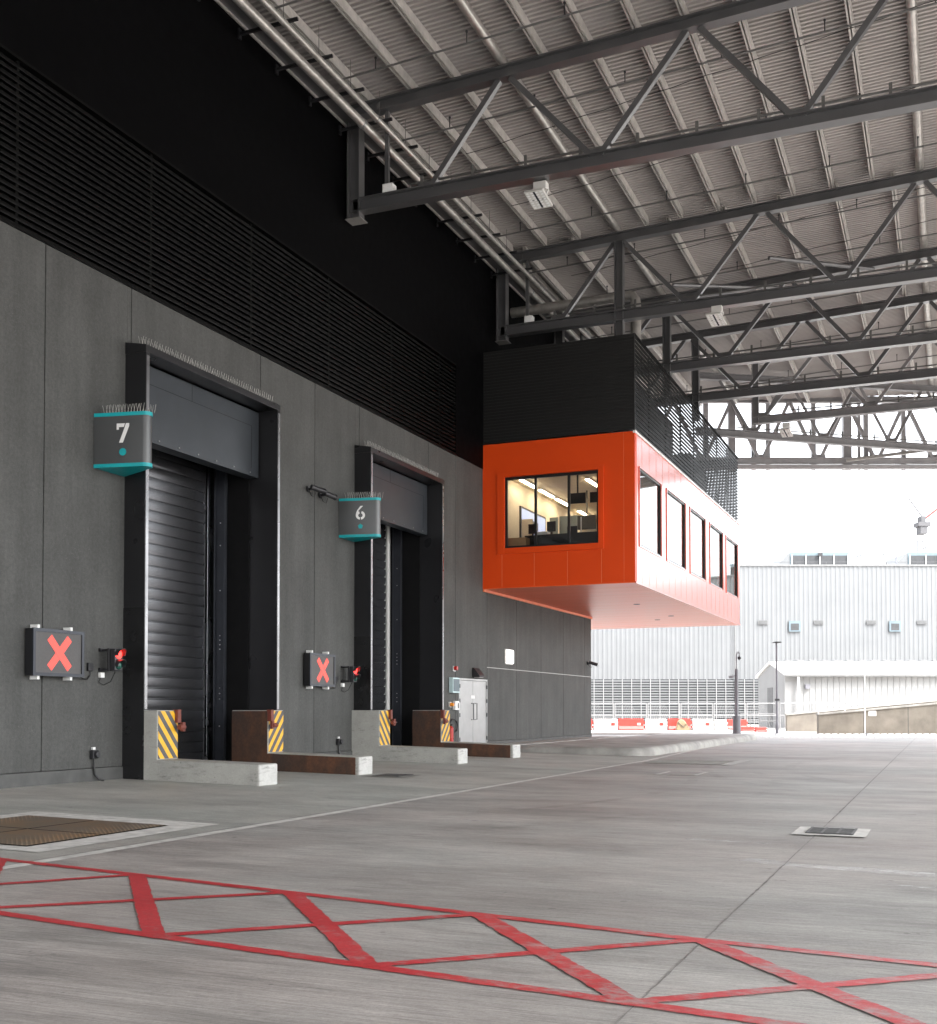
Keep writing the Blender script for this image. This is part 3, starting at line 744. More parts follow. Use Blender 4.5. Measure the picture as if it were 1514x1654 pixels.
MB().box(WX+.08, WX+.22, 31.46, 31.50, .80, .83).tube((WX+.15, 31.48, .78), (WX+.15, 31.48, .83), .025, 8).build('valve', 'dkplastic', t)
MB().box(WX+.002, WX+.07, 31.42, 31.54, .3, .6).build('wall_bracket', 'dkplastic', t)
pts = [(WX+.06, 31.85+.30*math.cos(q)+.06, .76+.22*math.sin(q)) for q in [R(-140+i*24) for i in range(14)]]
tag(MB().path([(WX+.05, 31.72, .2), (WX+.05, 31.72, .5)]+pts, .022, 8).build('cable_loop', 'hose', origin=(WX, 31.8, .2)), 'black cable looped on the wall beside the fire extinguisher', 'cable')
t = thing('bulkhead_light', 'white lit rectangular bulkhead lamp on wall under the office', 'wall lamp', (WX, 36.7, 2.8))
MB().box(WX+.003, WX+.05, 36.38, 37.08, 2.82, 3.34).build('base', 'pale', t, bevel=.01); MB().box(WX+.05, WX+.11, 36.42, 37.04, 2.85, 3.31).build('diffuser', 'bulk', t, bevel=.02)

# ------------------------------------------------------------------ orange office box
PX, PY0, PY1 = -8.84, 34.43, 53.65
Z0, Z1, Z2 = 5.20, 9.88, 12.92
pod = thing('office_pod', 'orange cantilevered office box with black louvred top storey', 'office', (-11, 44, 5.2))
b = MB(); fx0, fx1, fz0, fz1 = -13.14, -10.0, 6.47, 8.77
b.box(WX, fx0, PY0, PY0+.25, Z0, Z1).box(fx1, PX, PY0, PY0+.25, Z0, Z1).box(fx0, fx1, PY0, PY0+.25, Z0, fz0).box(fx0, fx1, PY0, PY0+.25, fz1, Z1)
b.build('end_wall', 'orange_end', pod)
b = MB().box(-13.38, fx0, PY0-.05, PY0-.002, 6.28, 8.9).box(fx1, -9.83, PY0-.05, PY0-.002, 6.28, 8.9).box(fx0, fx1, PY0-.05, PY0-.002, 6.28, fz0).box(fx0, fx1, PY0-.05, PY0-.002, fz1, 8.9)
b.build('window_surround', 'orange_end', pod, bevel=.006)
b = MB()
for x in (-13.23, -12.13, -11.02, -9.91): b.box(x-.006, x+.006, PY0-.004, PY0, Z0+.02, 6.27)
b.box(-9.195, -9.187, PY0-.003, PY0, Z0+.02, Z1)
b.build('seam', 'seam', pod)
sw = [(34.93, 37.97), (38.70, 41.82), (42.58, 45.57), (46.45, 49.38), (50.12, 53.14)]; sz0, sz1 = 6.36, 8.88
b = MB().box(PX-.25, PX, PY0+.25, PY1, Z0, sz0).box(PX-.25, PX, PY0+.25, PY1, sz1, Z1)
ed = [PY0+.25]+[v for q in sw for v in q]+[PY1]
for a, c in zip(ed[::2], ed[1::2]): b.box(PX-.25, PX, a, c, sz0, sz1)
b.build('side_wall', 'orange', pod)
b = MB(); y = PY0+.9
while y < PY1:
    ins = any(a-.05 < y < c+.05 for a, c in sw)
    for za, zb in (((Z0+.02, sz0-.06), (sz1+.06, Z1-.07)) if ins else ((Z0+.02, Z1-.07),)): b.box(PX, PX+.003, y-.006, y+.006, za, zb)
    y += .95
b.build('panel_joint', 'seam', pod)
b = MB().box(PX-.05, PX+.03, PY0-.02, PY1+.02, Z1-.06, Z1+.02); b.build('flashing', 'white', pod)
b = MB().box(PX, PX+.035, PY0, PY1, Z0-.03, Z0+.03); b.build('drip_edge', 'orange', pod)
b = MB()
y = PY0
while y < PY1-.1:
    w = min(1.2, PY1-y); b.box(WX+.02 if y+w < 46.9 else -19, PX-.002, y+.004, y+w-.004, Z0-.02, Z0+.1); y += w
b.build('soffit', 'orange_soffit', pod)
MB().box(WX+.003, WX+.06, PY0, 46.7, Z0-.10, Z0-.022).build('edge_trim', 'seam', pod)
b = MB()
for x, y in ((-10.6, 41.5), (-10.6, 47.2), (-11.6, 49)): b.tube((x, y, Z0-.028), (x, y, Z0-.021), .12, 12)
b.build('soffit_vent', 'dkslot', pod)
b = MB().box(-19, PX-.25, 53.40, PY1-.002, Z0+.1, Z1).box(-19, -18.8, 46.72, 53.4, Z0+.1, Z1); b.build('rear_wall', 'orange', pod)
MB().box(WX+.02, PX-.02, PY0+.02, PY1, Z1-.12, Z1-.005).box(-19, WX+.02, 46.75, PY1, Z1-.12, Z1-.005).build('roof_slab', 'void', pod)
b = MB().box(WX+.02, PX-.26, PY0+.26, PY1-.26, Z0+.1, 5.60); b.build('office_floor', 'carpet', pod)
b = MB().box(WX+.02, PX-.26, PY0+.26, PY1-.26, 9.15, 9.2); b.build('office_ceiling', 'ceil', pod)
b = MB().box(WX+.02, WX+.14, PY0+.26, PY1-.26, 5.6, 9.15).box(WX+.14, PX-.26, 53.25, 53.39, 5.6, 9.15); b.build('office_wall', 'cream', pod)
b = MB().box(fx0, fx1, PY0+.05, PY0+.13, fz0, fz0+.07).box(fx0, fx1, PY0+.05, PY0+.13, fz1-.09, fz1)
for x in (fx0, -12.14, -11.03, fx1-.07): b.box(x, x+.075, PY0+.049, PY0+.131, fz0+.07, fz1-.09)
wf = b.build('front_window', 'wframe', pod)
for x0, x1 in ((fx0+.075, -12.14), (-12.065, -11.03), (-10.955, fx1-.07)): MB().box(x0, x1, PY0+.085, PY0+.095, fz0+.07, fz1-.09).build('pane', 'glass', wf)
def side_window(a, c):
    b = MB().box(PX-.08, PX-.006, a+.05, c-.05, sz0+.04, sz0+.10).box(PX-.08, PX-.006, a+.05, c-.05, sz1-.10, sz1-.04).box(PX-.08, PX-.006, a+.05, a+.12, sz0+.1, sz1-.1).box(PX-.08, PX-.006, c-.12, c-.05, sz0+.1, sz1-.1)
    w = b.build('side_window', 'wframe', pod)
    b = MB().box(PX-.06, PX+.03, a, c, sz0, sz0+.04).box(PX-.06, PX+.03, a, c, sz1-.04, sz1).box(PX-.06, PX+.03, a, a+.05, sz0+.04, sz1-.04).box(PX-.06, PX+.03, c-.05, c, sz0+.04, sz1-.04)
    b.build('reveal', 'orange', w)
    MB().box(PX-.062, PX-.052, a+.12, c-.12, sz0+.1, sz1-.1).build('pane', 'solar', w)
for a, c in sw: side_window(a, c)
# louvred plant storey
b = MB(); k = 0
z = Z1+.05
while z < Z2-.02:
    b.box(WX+.02, PX-.02, PY0+.01, PY0+.05, z, z+.075); b.box(WX+.02, PX-.02, PY0+.03, PY0+.06, z+.075, z+.10); z += .10
b.box(PX-.05, PX+.005, PY0, PY0+.06, Z1+.02, Z2)
b.build('front_ribbed_screen', 'louvre', pod)
b = MB(); n = 22
for k in range(n):
    z = Z1+.10+k*(Z2-Z1-.12)/(n-1)
    b.prof((PX-.05, PY0+.07, z), (PX-.05, PY1, z), [(-.011, .049), (.007, .052), (.011, -.049), (-.007, -.052)])
    if k % 1 == 0: b.prof((WX+.1, PY1-.05, z), (PX-.1, PY1-.05, z), [(-.011, .049), (.007, .052), (.011, -.049), (-.007, -.052)])
b.box(PX-.06, PX+.004, PY0+.07, PY1, Z2-.02, Z2+.03)
b.build('louvre_screen', 'louvre_wall', pod)
y = PY0+2.4
while y < PY1+.1: MB().box(PX-.16, PX-.11, y-.03, y+.03, Z1, Z2).build('screen_post', 'steel', pod); y += 2.4
for q in ((-12.6, -9.4, 36.0, 39.6, Z1, 12.1), (-12.4, -9.9, 41.2, 44.6, Z1, 12.5), (-12.6, -9.6, 46.6, 48.6, Z1, 11.8), (-12.2, -10.2, 50.2, 52.6, Z1, 12.2)): MB().box(*q).build('plant_unit', 'polegrey', pod, bevel=.03)

# office contents seen through the end window
tubes = [(-13.3, 36.4), (-13.3, 38.35), (-13.3, 40.2), (-13.3, 43.0), (-11.2, 37.15), (-11.2, 40.2), (-11.2, 43.2), (-9.6, 40)]
for i, (x, y) in enumerate(tubes):
    if i == 0:
        t = thing('strip_light', 'lit white strip light on the office ceiling', 'strip light', (x, y, 9.1), 'strip lights on the office ceiling')
        MB().box(x-.07, x+.07, y, y+1.5, 9.08, 9.14).build('body', 'white', t); MB().box(x-.06, x+.06, y+.02, y+1.48, 9.055, 9.08).build('tube', 'tube', t)
        proto = t
    else: copy_tree(proto, (x-tubes[0][0], y-tubes[0][1], 0))
def cube_thing(name, label, cat, box, mat, group=None, bevel=.01, extra=()):
    x0, x1, y0, y1, z0, z1 = box
    t = thing(name, label, cat, ((x0+x1)/2, (y0+y1)/2, z0), group)
    MB().box(*box).build('body', mat, t, bevel=bevel)
    for nm, bx, m in extra: MB().box(*bx).build(nm, m, t, bevel=.004)
    return t
def tv(x0, x1, y, z0, z1, label, mat, name='monitor', pole=None, desk=None):
    t = thing(name, label, 'screen', ((x0+x1)/2, y, z0), 'screens in the office')
    MB().box(x0, x1, y, y+.05, z0, z1).build('bezel', 'dkplastic', t, bevel=.006)
    MB().box(x0+.02, x1-.02, y-.003, y, z0+.02, z1-.02).build('panel', mat, t)
    cx = (x0+x1)/2
    if pole: MB().tube((cx, y+.08, z1-.1), (cx, y+.08, 9.15), .03, 8).build('ceiling_pole', 'dkplastic', t)
    if desk: MB().box(cx-.03, cx+.03, y+.05, y+.08, desk, z0+.1).box(cx-.12, cx+.12, y-.04, y+.14, desk, desk+.012).build('stand', 'dkplastic', t)
    return t
tv(-11.58, -10.99, 36.3, 8.11, 8.46, 'dark screen on a ceiling pole in the office window', 'dkplastic', 'hanging_screen', True)
tv(-11.02, -10.4, 36.9, 8.22, 8.57, 'dark screen half hidden by the window edge', 'dkplastic', 'hanging_screen', True)
tv(-12.25, -11.55, 39.4, 7.74, 8.25, 'large dark wall screen low in the office window', 'dkplastic', 'hanging_screen', True)
t = thing('whiteboard', 'bright framed display board on the cream office wall', 'board', (WX+.16, 37.8, 7.2))
MB().box(WX+.142, WX+.20, 37.5, 40.2, 6.95, 8.40).build('frame', 'dkplastic', t); MB().box(WX+.20, WX+.206, 37.58, 40.12, 7.02, 8.33).build('display', 'screen', t)
MB().box(WX+.2065, WX+.2085, 38.6, 39.3, 7.75, 8.05).build('dark_patch', 'rail', t)
t = thing('office_desk', 'dark panelled control desk behind the office window', 'desk', (-11.2, 35.6, 5.6))
MB().box(-12.75, -10.2, 35.25, 35.30, 5.6, 6.97).build('front_panel', 'dkplastic', t); MB().box(-12.75, -10.2, 35.3, 36.2, 6.72, 6.76).build('desk_top', 'dkplastic', t)
for x in (-12.7, -10.25): MB().box(x-.03, x+.03, 35.35, 36.15, 5.6, 6.72).build('leg', 'dkplastic', t)
cube_thing('cardboard_box', 'brown cardboard box in the lower corner of the office window', 'box', (-13.2, -12.55, 34.85, 35.2, 6.2, 6.86), 'card', None, .01, [('label_patch', (-12.95, -12.8, 34.846, 34.85, 6.50, 6.56), 'paper')])
cube_thing('side_cabinet', 'low cream cabinet under the cardboard box', 'cabinet', (-13.5, -12.5, 34.75, 35.22, 5.6, 6.195), 'cream')
for x0, x1, y, z0, z1, m, lb in ((-12.68, -12.38, 37.6, 7.05, 7.93, 'cabinet', 'grey-green partition screen beside the bright display board'), (-12.36, -11.72, 37.7, 7.05, 7.97, 'cabinet', 'tall grey-green partition screen in the middle of the office'), (-13.6, -13.2, 37.3, 7.0, 7.88, 'cream', 'cream partition screen in front of the bright display board')):
    t = thing('partition_screen', lb, 'partition', ((x0+x1)/2, y, 5.6), 'partition screens in the office')
    MB().box(x0, x1, y, y+.05, 6.6, z1).build('panel', m, t, bevel=.008)
    MB().box(x0+.05, x0+.09, y+.001, y+.049, 5.6, 6.6).box(x1-.09, x1-.05, y+.001, y+.049, 5.6, 6.6).build('leg', 'dkplastic', t)
tv(-12.78, -12.5, 35.7, 7.10, 7.42, 'small black monitor on the desk near the display board', 'dkplastic', desk=6.76)
tv(-12.2, -11.9, 35.9, 7.16, 7.50, 'black monitor on the desk in the middle pane', 'dkplastic', desk=6.76)
tv(-11.5, -11.15, 35.9, 7.02, 7.30, 'black monitor on the desk beside the pale post', 'dkplastic', desk=6.76)
cube_thing('printer', 'white office printer on the desk', 'printer', (-12.4, -12.05, 35.5, 35.8, 6.765, 7.12), 'paper', None, .02, [('paper_tray', (-12.35, -12.1, 35.48, 35.5, 6.85, 6.88), 'dkplastic')])
tag(MB().tube((-11.05, 36.0, 6.765), (-11.05, 36.0, 7.6), .022, 8).tube((-11.05, 36., 6.762), (-11.05, 36., 6.78), .09, 12).build('desk_post', 'paper', origin=(-11.05, 36, 6.76)), 'thin pale upright post on the office desk', 'post')

# ------------------------------------------------------------------ canopy steelwork
SL = .035
def zt(x): return 16.2+SL*(x+12)          # underside of the top chords
XE = 14.5                                 # outer edge of the canopy
GE = lambda x: 58.46+.4185*(x+9.53)       # the skewed far edge
def truss(label, y0, x0, tops, bots, mat='steel', post=None, hanger=None, diru=None, x1=XE, s=1.0, end_post=True, z_off=0.):
    """diru: skew direction (dx, dy) per metre of x"""
    k = diru or 0.
    pt = lambda x, z: (x, y0+k*(x-x0), z)
    t = thing('roof_truss', label, 'truss', pt(x0, 13.7), 'steel trusses under the canopy')
    MB().hbeam(pt(x0, 13.89+z_off), pt(x1, 13.89+z_off), .30*s, .33, .03).build('bottom_chord', mat, t)
    MB().hbeam(pt(x0, zt(x0)+.15), pt(x1, zt(x1)+.15), .28*s, .30, .028).build('top_chord', mat, t)
    for xb in bots:
        for xt in tops:
            if .5 < abs(xb-xt) < 3.2:
                e = .12 if xt > xb else -.12
                MB().bar(pt(xb+e, 14.04), pt(xt-e*1.2, zt(xt)), .13*s, .14, (0, 1, 0)).build('diagonal', mat, t)
        MB().box(pt(xb, 0)[0]-.24, pt(xb, 0)[0]+.24, pt(xb, 0)[1]-.012, pt(xb, 0)[1]+.012, 14.057, 14.22).build('gusset_plate', mat, t)
    if end_post:
        MB().hbeam(pt(x0+.06, 13.55), pt(x0+.06, zt(x0)-.002), .30, .34, .03, (1, 0, 0)).build('end_post', mat, t)
        MB().bar(pt(x0+.95, 14.06), pt(x0+.95, zt(x0)-.002), .09, .10).build('end_strut', mat, t)
        MB().box(x0-.13, x0+.3, y0-.2, y0+.2, 13.53, 13.548).build('bearing_plate', 'steel_pale', t)
    if hanger: MB().hbeam(pt(hanger[0], hanger[1]), pt(hanger[0], zt(hanger[0])-.002), .26, .28, .025, (1, 0, 0)).build('hanger_post', mat, t)
    c = MB().tube(pt(x0+1.6, 14.20), pt(min(x1, XE), 14.20), .028, 6); x = x0+1.9
    while x < min(x1, 6): c.bar(pt(x, 14.06), pt(x, 14.36), .05, .07); x += 1.35
    c.build('conduit', 'thinpipe', t)
    return t
T = [-9.6+4.5*i for i in range(6)]; Bn = [-11.65]+[-7.35+4.5*i for i in range(5)]
truss('grey steel truss resting on the black wall above the gap between docks 7 and 6', 25.2, WX+.22, T, Bn)
truss('grey steel truss resting on black wall just before the orange office, hanger post on it', 35.5, WX+.22, T, Bn, hanger=(-9.6, 12.95))
truss('grey steel truss emerging behind the louvred top of the office, first beyond the hanger post', 41.6, WX+.22, T, Bn, hanger=(-9.45, 12.95))
truss('grey steel truss over the middle of the louvred office top', 46.1, WX+.22, T, Bn, hanger=(-9.3, 12.95))
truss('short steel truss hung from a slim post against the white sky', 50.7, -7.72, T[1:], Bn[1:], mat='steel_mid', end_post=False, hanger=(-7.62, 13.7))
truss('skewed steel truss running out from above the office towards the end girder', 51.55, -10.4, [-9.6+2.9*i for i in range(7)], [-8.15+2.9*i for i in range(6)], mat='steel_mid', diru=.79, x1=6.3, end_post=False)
eg = thing('end_girder', 'deep zigzag girder closing the canopy against white sky', 'girder', P(18, 57.6, 13.6))
def EG(u, z): return P(u, 57.6, z)
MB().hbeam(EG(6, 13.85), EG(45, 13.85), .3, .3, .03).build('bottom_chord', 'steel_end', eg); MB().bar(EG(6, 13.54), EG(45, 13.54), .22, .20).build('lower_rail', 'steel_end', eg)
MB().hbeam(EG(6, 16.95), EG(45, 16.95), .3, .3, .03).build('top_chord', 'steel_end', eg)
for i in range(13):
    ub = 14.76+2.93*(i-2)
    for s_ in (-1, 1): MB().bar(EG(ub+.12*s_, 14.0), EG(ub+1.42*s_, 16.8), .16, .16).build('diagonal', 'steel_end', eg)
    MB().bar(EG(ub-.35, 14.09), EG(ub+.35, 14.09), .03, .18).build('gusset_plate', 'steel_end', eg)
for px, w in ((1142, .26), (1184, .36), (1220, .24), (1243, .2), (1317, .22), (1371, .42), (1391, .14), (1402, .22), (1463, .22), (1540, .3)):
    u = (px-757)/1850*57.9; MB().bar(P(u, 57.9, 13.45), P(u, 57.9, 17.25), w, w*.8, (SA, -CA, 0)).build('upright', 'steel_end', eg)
tag(MB().bar(P(18.9, 57.0, 13.75), P(26, 55.0, 14.3), .14, .14).build('brace_tube', 'steel_pale', origin=P(18.9, 57, 13.75)), 'pale bracing tube low on the end girder', 'brace')
for a, c, lb in (((-5.3, 38.3, 16.15), (-2.2, 41.2, 16.35), 'slanting brace tube joining the trusses above the office, rising outward'), ((-8.6, 38.8, 15.9), (-5.3, 41.4, 16.2), 'slanting brace tube joining the trusses above the office, near the hanger post')):
    tag(MB().tube(a, c, .07, 8).build('brace_tube', 'steel', origin=a), lb, 'brace')

# roof deck: trapezoid ribs that run square to the wall
dk = MB(); pitch = .16; y = -40.
def dz(x): return zt(x)+.30+.27
while y < 70:
    prof = [(0, .06), (.058, .06), (.07, 0), (.138, 0), (.15, .06)]
    row = []
    for i in range(5):
        a = y+prof[i][0]; c = y+prof[(i+1) % 5][0]+(pitch if i == 4 else 0); za = prof[i][1]; zc = prof[(i+1) % 5][1]
        xs0 = WX-.25
        if a > GE(WX-.25)-.3: xs0 = max(xs0, (a+.3-58.46)/.4185-9.53)
        if xs0 >= XE: continue
        dk.add([(xs0, a, dz(xs0)+za), (XE+.2, a, dz(XE+.2)+za), (XE+.2, c, dz(XE+.2)+zc), (xs0, c, dz(xs0)+zc)], [(0, 1, 2, 3)])
    y += pitch
cr = dk.build('canopy_roof', 'deck', origin=(0, 25, 17)); tag(cr, 'ribbed grey metal canopy roof over the lorry yard', 'canopy roof')
tp = MB()
tp.add([(WX-.3, -40, dz(WX)+.09), (XE+.3, -40, dz(XE)+.09), (XE+.3, GE(XE), dz(XE)+.09), (WX-.3, GE(WX), dz(WX)+.09)], [(0, 1, 2, 3)])
tp.build('top_sheet', 'deck', cr)
MB().box(XE+.25, XE+.40, -40, GE(XE)-1, 12.6, dz(XE)+.3).build('added_sky_blocker', 'steel', cr)  # unseen drop edge, added to cut sky light on the upper wall
# purlins
def purlin(x, y0, y1, group, label, flip=1):
    z = zt(x)+.30+.13
    return tag(MB().prof((x, y0, z), (x, y1, z), [(-.058, -.127), (-.016, -.127), (-.016, .10), (.016, .10), (.016, -.127), (.058, -.127), (.058, .127), (-.058, .127)]).build('purlin', 'purlin', origin=(x, y0, z)), label, 'purlin', group)
for x in (-13.25, -12.05, -10.9, -8.66, -7.55, -6.4, -5.3, -4.15, -3.05, -1.9, .5, 1.65, 2.8, 3.95, 5.1):
    purlin(x, -10, 35.36, 'closely spaced purlins', 'zinc purlin of the closely spaced run over the docks')
for x in (-12.9, -11.3, -8.05, -6.3, -4.62, -2.95, -1.35, 1.6, 3.3):
    purlin(x, 35.64, min(62, GE(x)-.4), 'widely spaced purlins', 'zinc purlin of the widely spaced run beyond the second truss')
for x, lb in ((-9.65, 'round tie tube along the roof in line with the hanger posts'), (-.6, 'round tie tube along the roof far out over the open yard'), (8.4, 'round tie tube along the roof outermost over the open yard')):
    z = zt(x)+.13
    tag(MB().tube((x, -10, z+.3), (x, GE(x)-.5, z+.3), .115, 14).build('tie_tube', 'tubepipe', smooth=True, origin=(x, 25, z)), lb, 'tie tube')
# edge channel at the wall head
t = thing('edge_channel', 'dark channel with pale lip along the head of the black wall', 'channel', (WX, 20, 16))
MB().box(WX+.012, WX+.42, -10, 46.6, 16.02, 16.12).build('channel', 'steel', t); MB().box(WX+.014, WX+.05, -10, 46.6, 15.955, 16.018).build('lip', 'purlin', t)
MB().box(WX+.44, WX+.62, -10, 46.6, 16.55, 16.72).build('pale_strip', 'purlin', t)
for x, z, r, lb in ((-12.98, 15.50, .105, 'galvanised pipe running beside the black wall head, the thicker of the pair'), (-12.57, 15.52, .07, 'galvanised pipe running beside the black wall head, the thinner of the pair')):
    t = thing('service_pipe', lb, 'pipe', (x, 20, z), 'pipes along the wall head')
    MB().tube((x, -10, z), (x, 46, z), r, 14).build('pipe', 'tubepipe', t, smooth=True)
    y = 6.
    while y < 46:
        MB().tube((x, y, z), (x, y+.09, z), r+.016, 14).build('coupling', 'galv', t, smooth=True); y += 6.1
for i in range(17):
    y = 20.43+1.47*(i-6)
    if i == 0:
        t = thing('pipe_bracket', 'black bracket arm from wall head to the pipes', 'bracket', (WX, y, 15.3), 'pipe brackets on the wall head')
        MB().box(WX+.014, -12.42, y-.03, y+.03, 15.70, 15.76).build('arm', 'frame', t); MB().box(WX+.014, WX+.06, y-.05, y+.05, 15.62, 15.84).build('fixing_plate', 'frame', t)
        MB().tube((-12.77, y, 15.762), (-12.77, y, 16.5), .008, 6).build('drop_rod', 'thinpipe', t)
        proto = t
    else: copy_tree(proto, (0, 1.47*i, 0))
MBp = MB().path([(WX+.05, 37, 15.05), (-11.2, 37, 15.05), (-9.75, 37, 15.06), (-9.55, 37, 15.03), (-9.46, 37, 14.9), (-9.44, 37, 14.7), (-9.44, 37, 12.95)], .17, 14)
t = thing('duct_pipe', 'thick galvanised duct that bends down onto the louvred office top', 'duct', (WX, 37, 15.05))
MBp.build('duct', 'tubepipe', t, smooth=True); MB().tube((-10.0, 37, 15.055), (-9.93, 37, 15.055), .19, 14).tube((-9.44, 37, 14.62), (-9.44, 37, 14.55), .19, 14).build('collar', 'galv', t)
# sprinkler runs
for i, (y, z) in enumerate([(14.2, 16.1), (17.3, 16.1), (20.4, 16.1), (23.35, 16.1), (26.5, 16.1), (30.1, 16.1), (33.1, 16.1), (36.3, 16.1), (39.4, 16.1), (43.6, 16.1), (48.2, 16.1), (53., 16.1)]):
    t = thing('sprinkler_pipe', 'thin sprinkler pipe with upright heads slung under the roof deck', 'sprinkler pipe', (WX+.9, y, z), 'sprinkler pipes under the roof')
    za, zb = zt(-13)-.10, zt(XE)-.10
    MB().tube((WX+.9, y, za), (XE-.5, y-.2, zb), .024, 7).build('pipe', 'thinpipe', t)
    x = -12.1+(i % 3)*.5
    while x < 4:
        zz = zt(x)-.10; f = (x-WX-.9)/(XE-.5-WX-.9)
        MB().tube((x, y-.2*f, zz), (x, y-.2*f, zz+.26), .015, 6).tube((x, y-.2*f, zz+.26), (x, y-.2*f, zz+.30), .03, 6).build('sprinkler_head', 'dkplastic', t); x += 2.3
for y in (28.5, 32.0, 38.0, 40.6):
    pts = [(x, y-.14*(x+12), zt(x)+.24-.035*math.sin((x+12)*1.9)**2) for x in [-12+.45*i for i in range(40)]]
    tag(MB().path(pts, .011, 4).build('roof_cable', 'hose', origin=(WX, y, 16.3)), 'thin sagging black cable clipped below the purlins', 'cable', 'cables clipped under the roof')

def high_bay(x, y, z, label):
    t = thing('canopy_floodlight', label, 'floodlight', (x, y, z), 'LED floodlights under the trusses')
    MB().box(x-.16, x+.16, y-.12, y+.12, 13.50, 13.70).build('driver_box', 'pale', t, bevel=.012)
    MB().bar((x-.2, y-.05, 13.5), (x-.02, y-.18, 13.18), .04, .03).bar((x+.2, y-.05, 13.5), (x+.14, y-.18, 13.18), .04, .03).build('yoke', 'pale', t)
    mp = lambda a, c, d: (x+a*.85+.10*c, y-.2+.30*c-d*.6, 13.22-.22*c-d*.8)
    MB().poly([(-.27, -.62), (.27, -.62), (.27, .62), (-.27, .62)], mp, 0, -.09).build('housing', 'pale', t, bevel=.008)
    b = MB()
    for i in range(4):
        for j in range(7):
            a, c = -.2+i*.133, -.5+j*.166; b.poly([(a-.035, c-.045), (a+.035, c-.045), (a+.035, c+.045), (a-.035, c+.045)], mp, .002, .008)
    b.build('led_lens', 'white', t)
    fr = MB()
    for a0, a1, c0, c1 in ((-.03, .03, -.56, .56), (-.24, .24, -.02, .02)): fr.poly([(a0, c0), (a1, c0), (a1, c1), (a0, c1)], mp, .001, .005)
    fr.build('led_frame', 'rail', t)
high_bay(-8.75, 25.35, 13.3, 'white LED floodlight hung under the truss between docks 7 and 6')
high_bay(-6.45, 35.3, 13.3, 'white LED floodlight hung under the truss just before the office')
high_bay(-6.35, 50.9, 13.3, 'pale LED floodlight hung under the short truss against the sky')
for y, lb in ((25.2, 'small white box on the truss end between docks 7 and 6'), (35.5, 'small white box on the truss end above the office')):
    t = thing('junction_box', lb, 'junction box', (-12.7, y-.02, 14.06), 'small white boxes on the truss ends')
    MB().box(-12.8, -12.52, y-.14, y+.1, 14.062, 14.28).build('body', 'paper', t, bevel=.015); MB().box(-12.76, -12.56, y-.145, y-.14, 14.1, 14.24).build('lid', 'white', t)

# ------------------------------------------------------------------ kerb island under the office
def rrect(x0, x1, y0, y1, r, n=6):
    o = []
    for cx, cy, a0 in ((x1-r, y0+r, -90), (x1-r, y1-r, 0), (x0+r, y1-r, 90), (x0+r, y0+r, 180)):
        for i in range(n+1): a = R(a0+90*i/n); o.append((cx+r*math.cos(a), cy+r*math.sin(a)))
    return o
k = MB(); rings = []
base = rrect(-12.7, -8.15, 33.0, 54.8, .9)
for off, z in ((0, -.2), (0, -.02), (-.03, .06), (-.10, .125), (-.20, .145), (-.42, .15)):
    cx, cy = -10.4, 44
    rr = rrect(-12.7-off, -8.15+off, 33.0-off, 54.8+off, max(.3, .9+off)); rings.append([(x, y, z) for x, y in rr])
nn = len(base)
k.v = [p for r_ in rings for p in r_]
k.f = [(i*nn+j, i*nn+(j+1) % nn, (i+1)*nn+(j+1) % nn, (i+1)*nn+j) for i in range(len(rings)-1) for j in range(nn)]
k.f.append(tuple(range((len(rings)-1)*nn, len(rings)*nn)))
struct(k.build('kerb', 'kerbc', smooth=True))
tag(MB().box(-13.85, -12.85, 33.8, 47.5, 0.0, .14).build('door_step', 'kerbc', bevel=.02, origin=(-13.3, 40, 0)), 'low concrete step along the wall beside the kerb island', 'step')

# ------------------------------------------------------------------ far yard (axes turned 22.7 degrees)
def UW(px, w): return (px-757)/1850*w
def zz(py, w): return EYE+(1147-py)*w/1850
# big white building
t = thing('white_factory', 'big white ribbed factory across the yard with louvred base', 'factory', (25, 100, -.12), yard=True)
b = MB(); u = -14.; w0 = 100.; top = 13.85
while u < 80:
    pr = [(0, .0), (.10, .0), (.13, -.03), (.27, -.03), (.30, 0)]
    for i in range(5):
        a, da = pr[i]; c, dc = pr[(i+1) % 5]; c += .4 if i == 4 else 0
        zb = 3.95 if 10 < u < 25.6 else -.12
        b.add([(u+a, w0+da, zb), (u+c, w0+dc, zb), (u+c, w0+dc, top), (u+a, w0+da, top)], [(0, 1, 2, 3)])
    u += .4
b.build('ribbed_wall', 'wclad', t)
MB().box(-14, 80, 100.06, 130, -.12, 13.7).build('core', 'wclad', t); MB().box(-14, 80, 99.9, 100.3, 13.85, 14.0).build('eaves_trim', 'wvent', t)
MB().box(10, 25.6, 100.01, 100.05, -.12, 3.95).build('louvre_recess', 'dkslot', t)
b = MB()
for i in range(17): b.box(10, 25.6, 99.86, 99.96, .15+i*.225, .15+i*.225+.115)
b.build('louvre_blade', 'wclad', t)
b = MB()
for i in range(20): b.box(10.1+i*.82, 10.15+i*.82, 99.80, 99.855, -.1, 3.95)
b.build('louvre_mullion', 'hutclad', t)
for px in (1233, 1323, 1408, 1490):
    u = UW(px, 100); fr = MB().box(u-.42, u+.42, 99.86, 99.945, 8.75, 9.1).build('wall_vent', 'wvent', t)
    b = MB()
    for i in range(4): b.box(u-.38, u+.38, 99.85, 99.858, 8.79+i*.08, 8.82+i*.08)
    b.build('vent_slat', 'dkslot', fr)
for px in (1284, 1446):
    u = UW(px, 100); fr = MB().box(u-.5, u+.5, 99.82, 99.94, 8.12, 9.05).build('window', 'pblue', t)
    MB().box(u-.36, u+.36, 99.812, 99.82, 8.22, 8.82).build('pane', 'dkslot', fr)
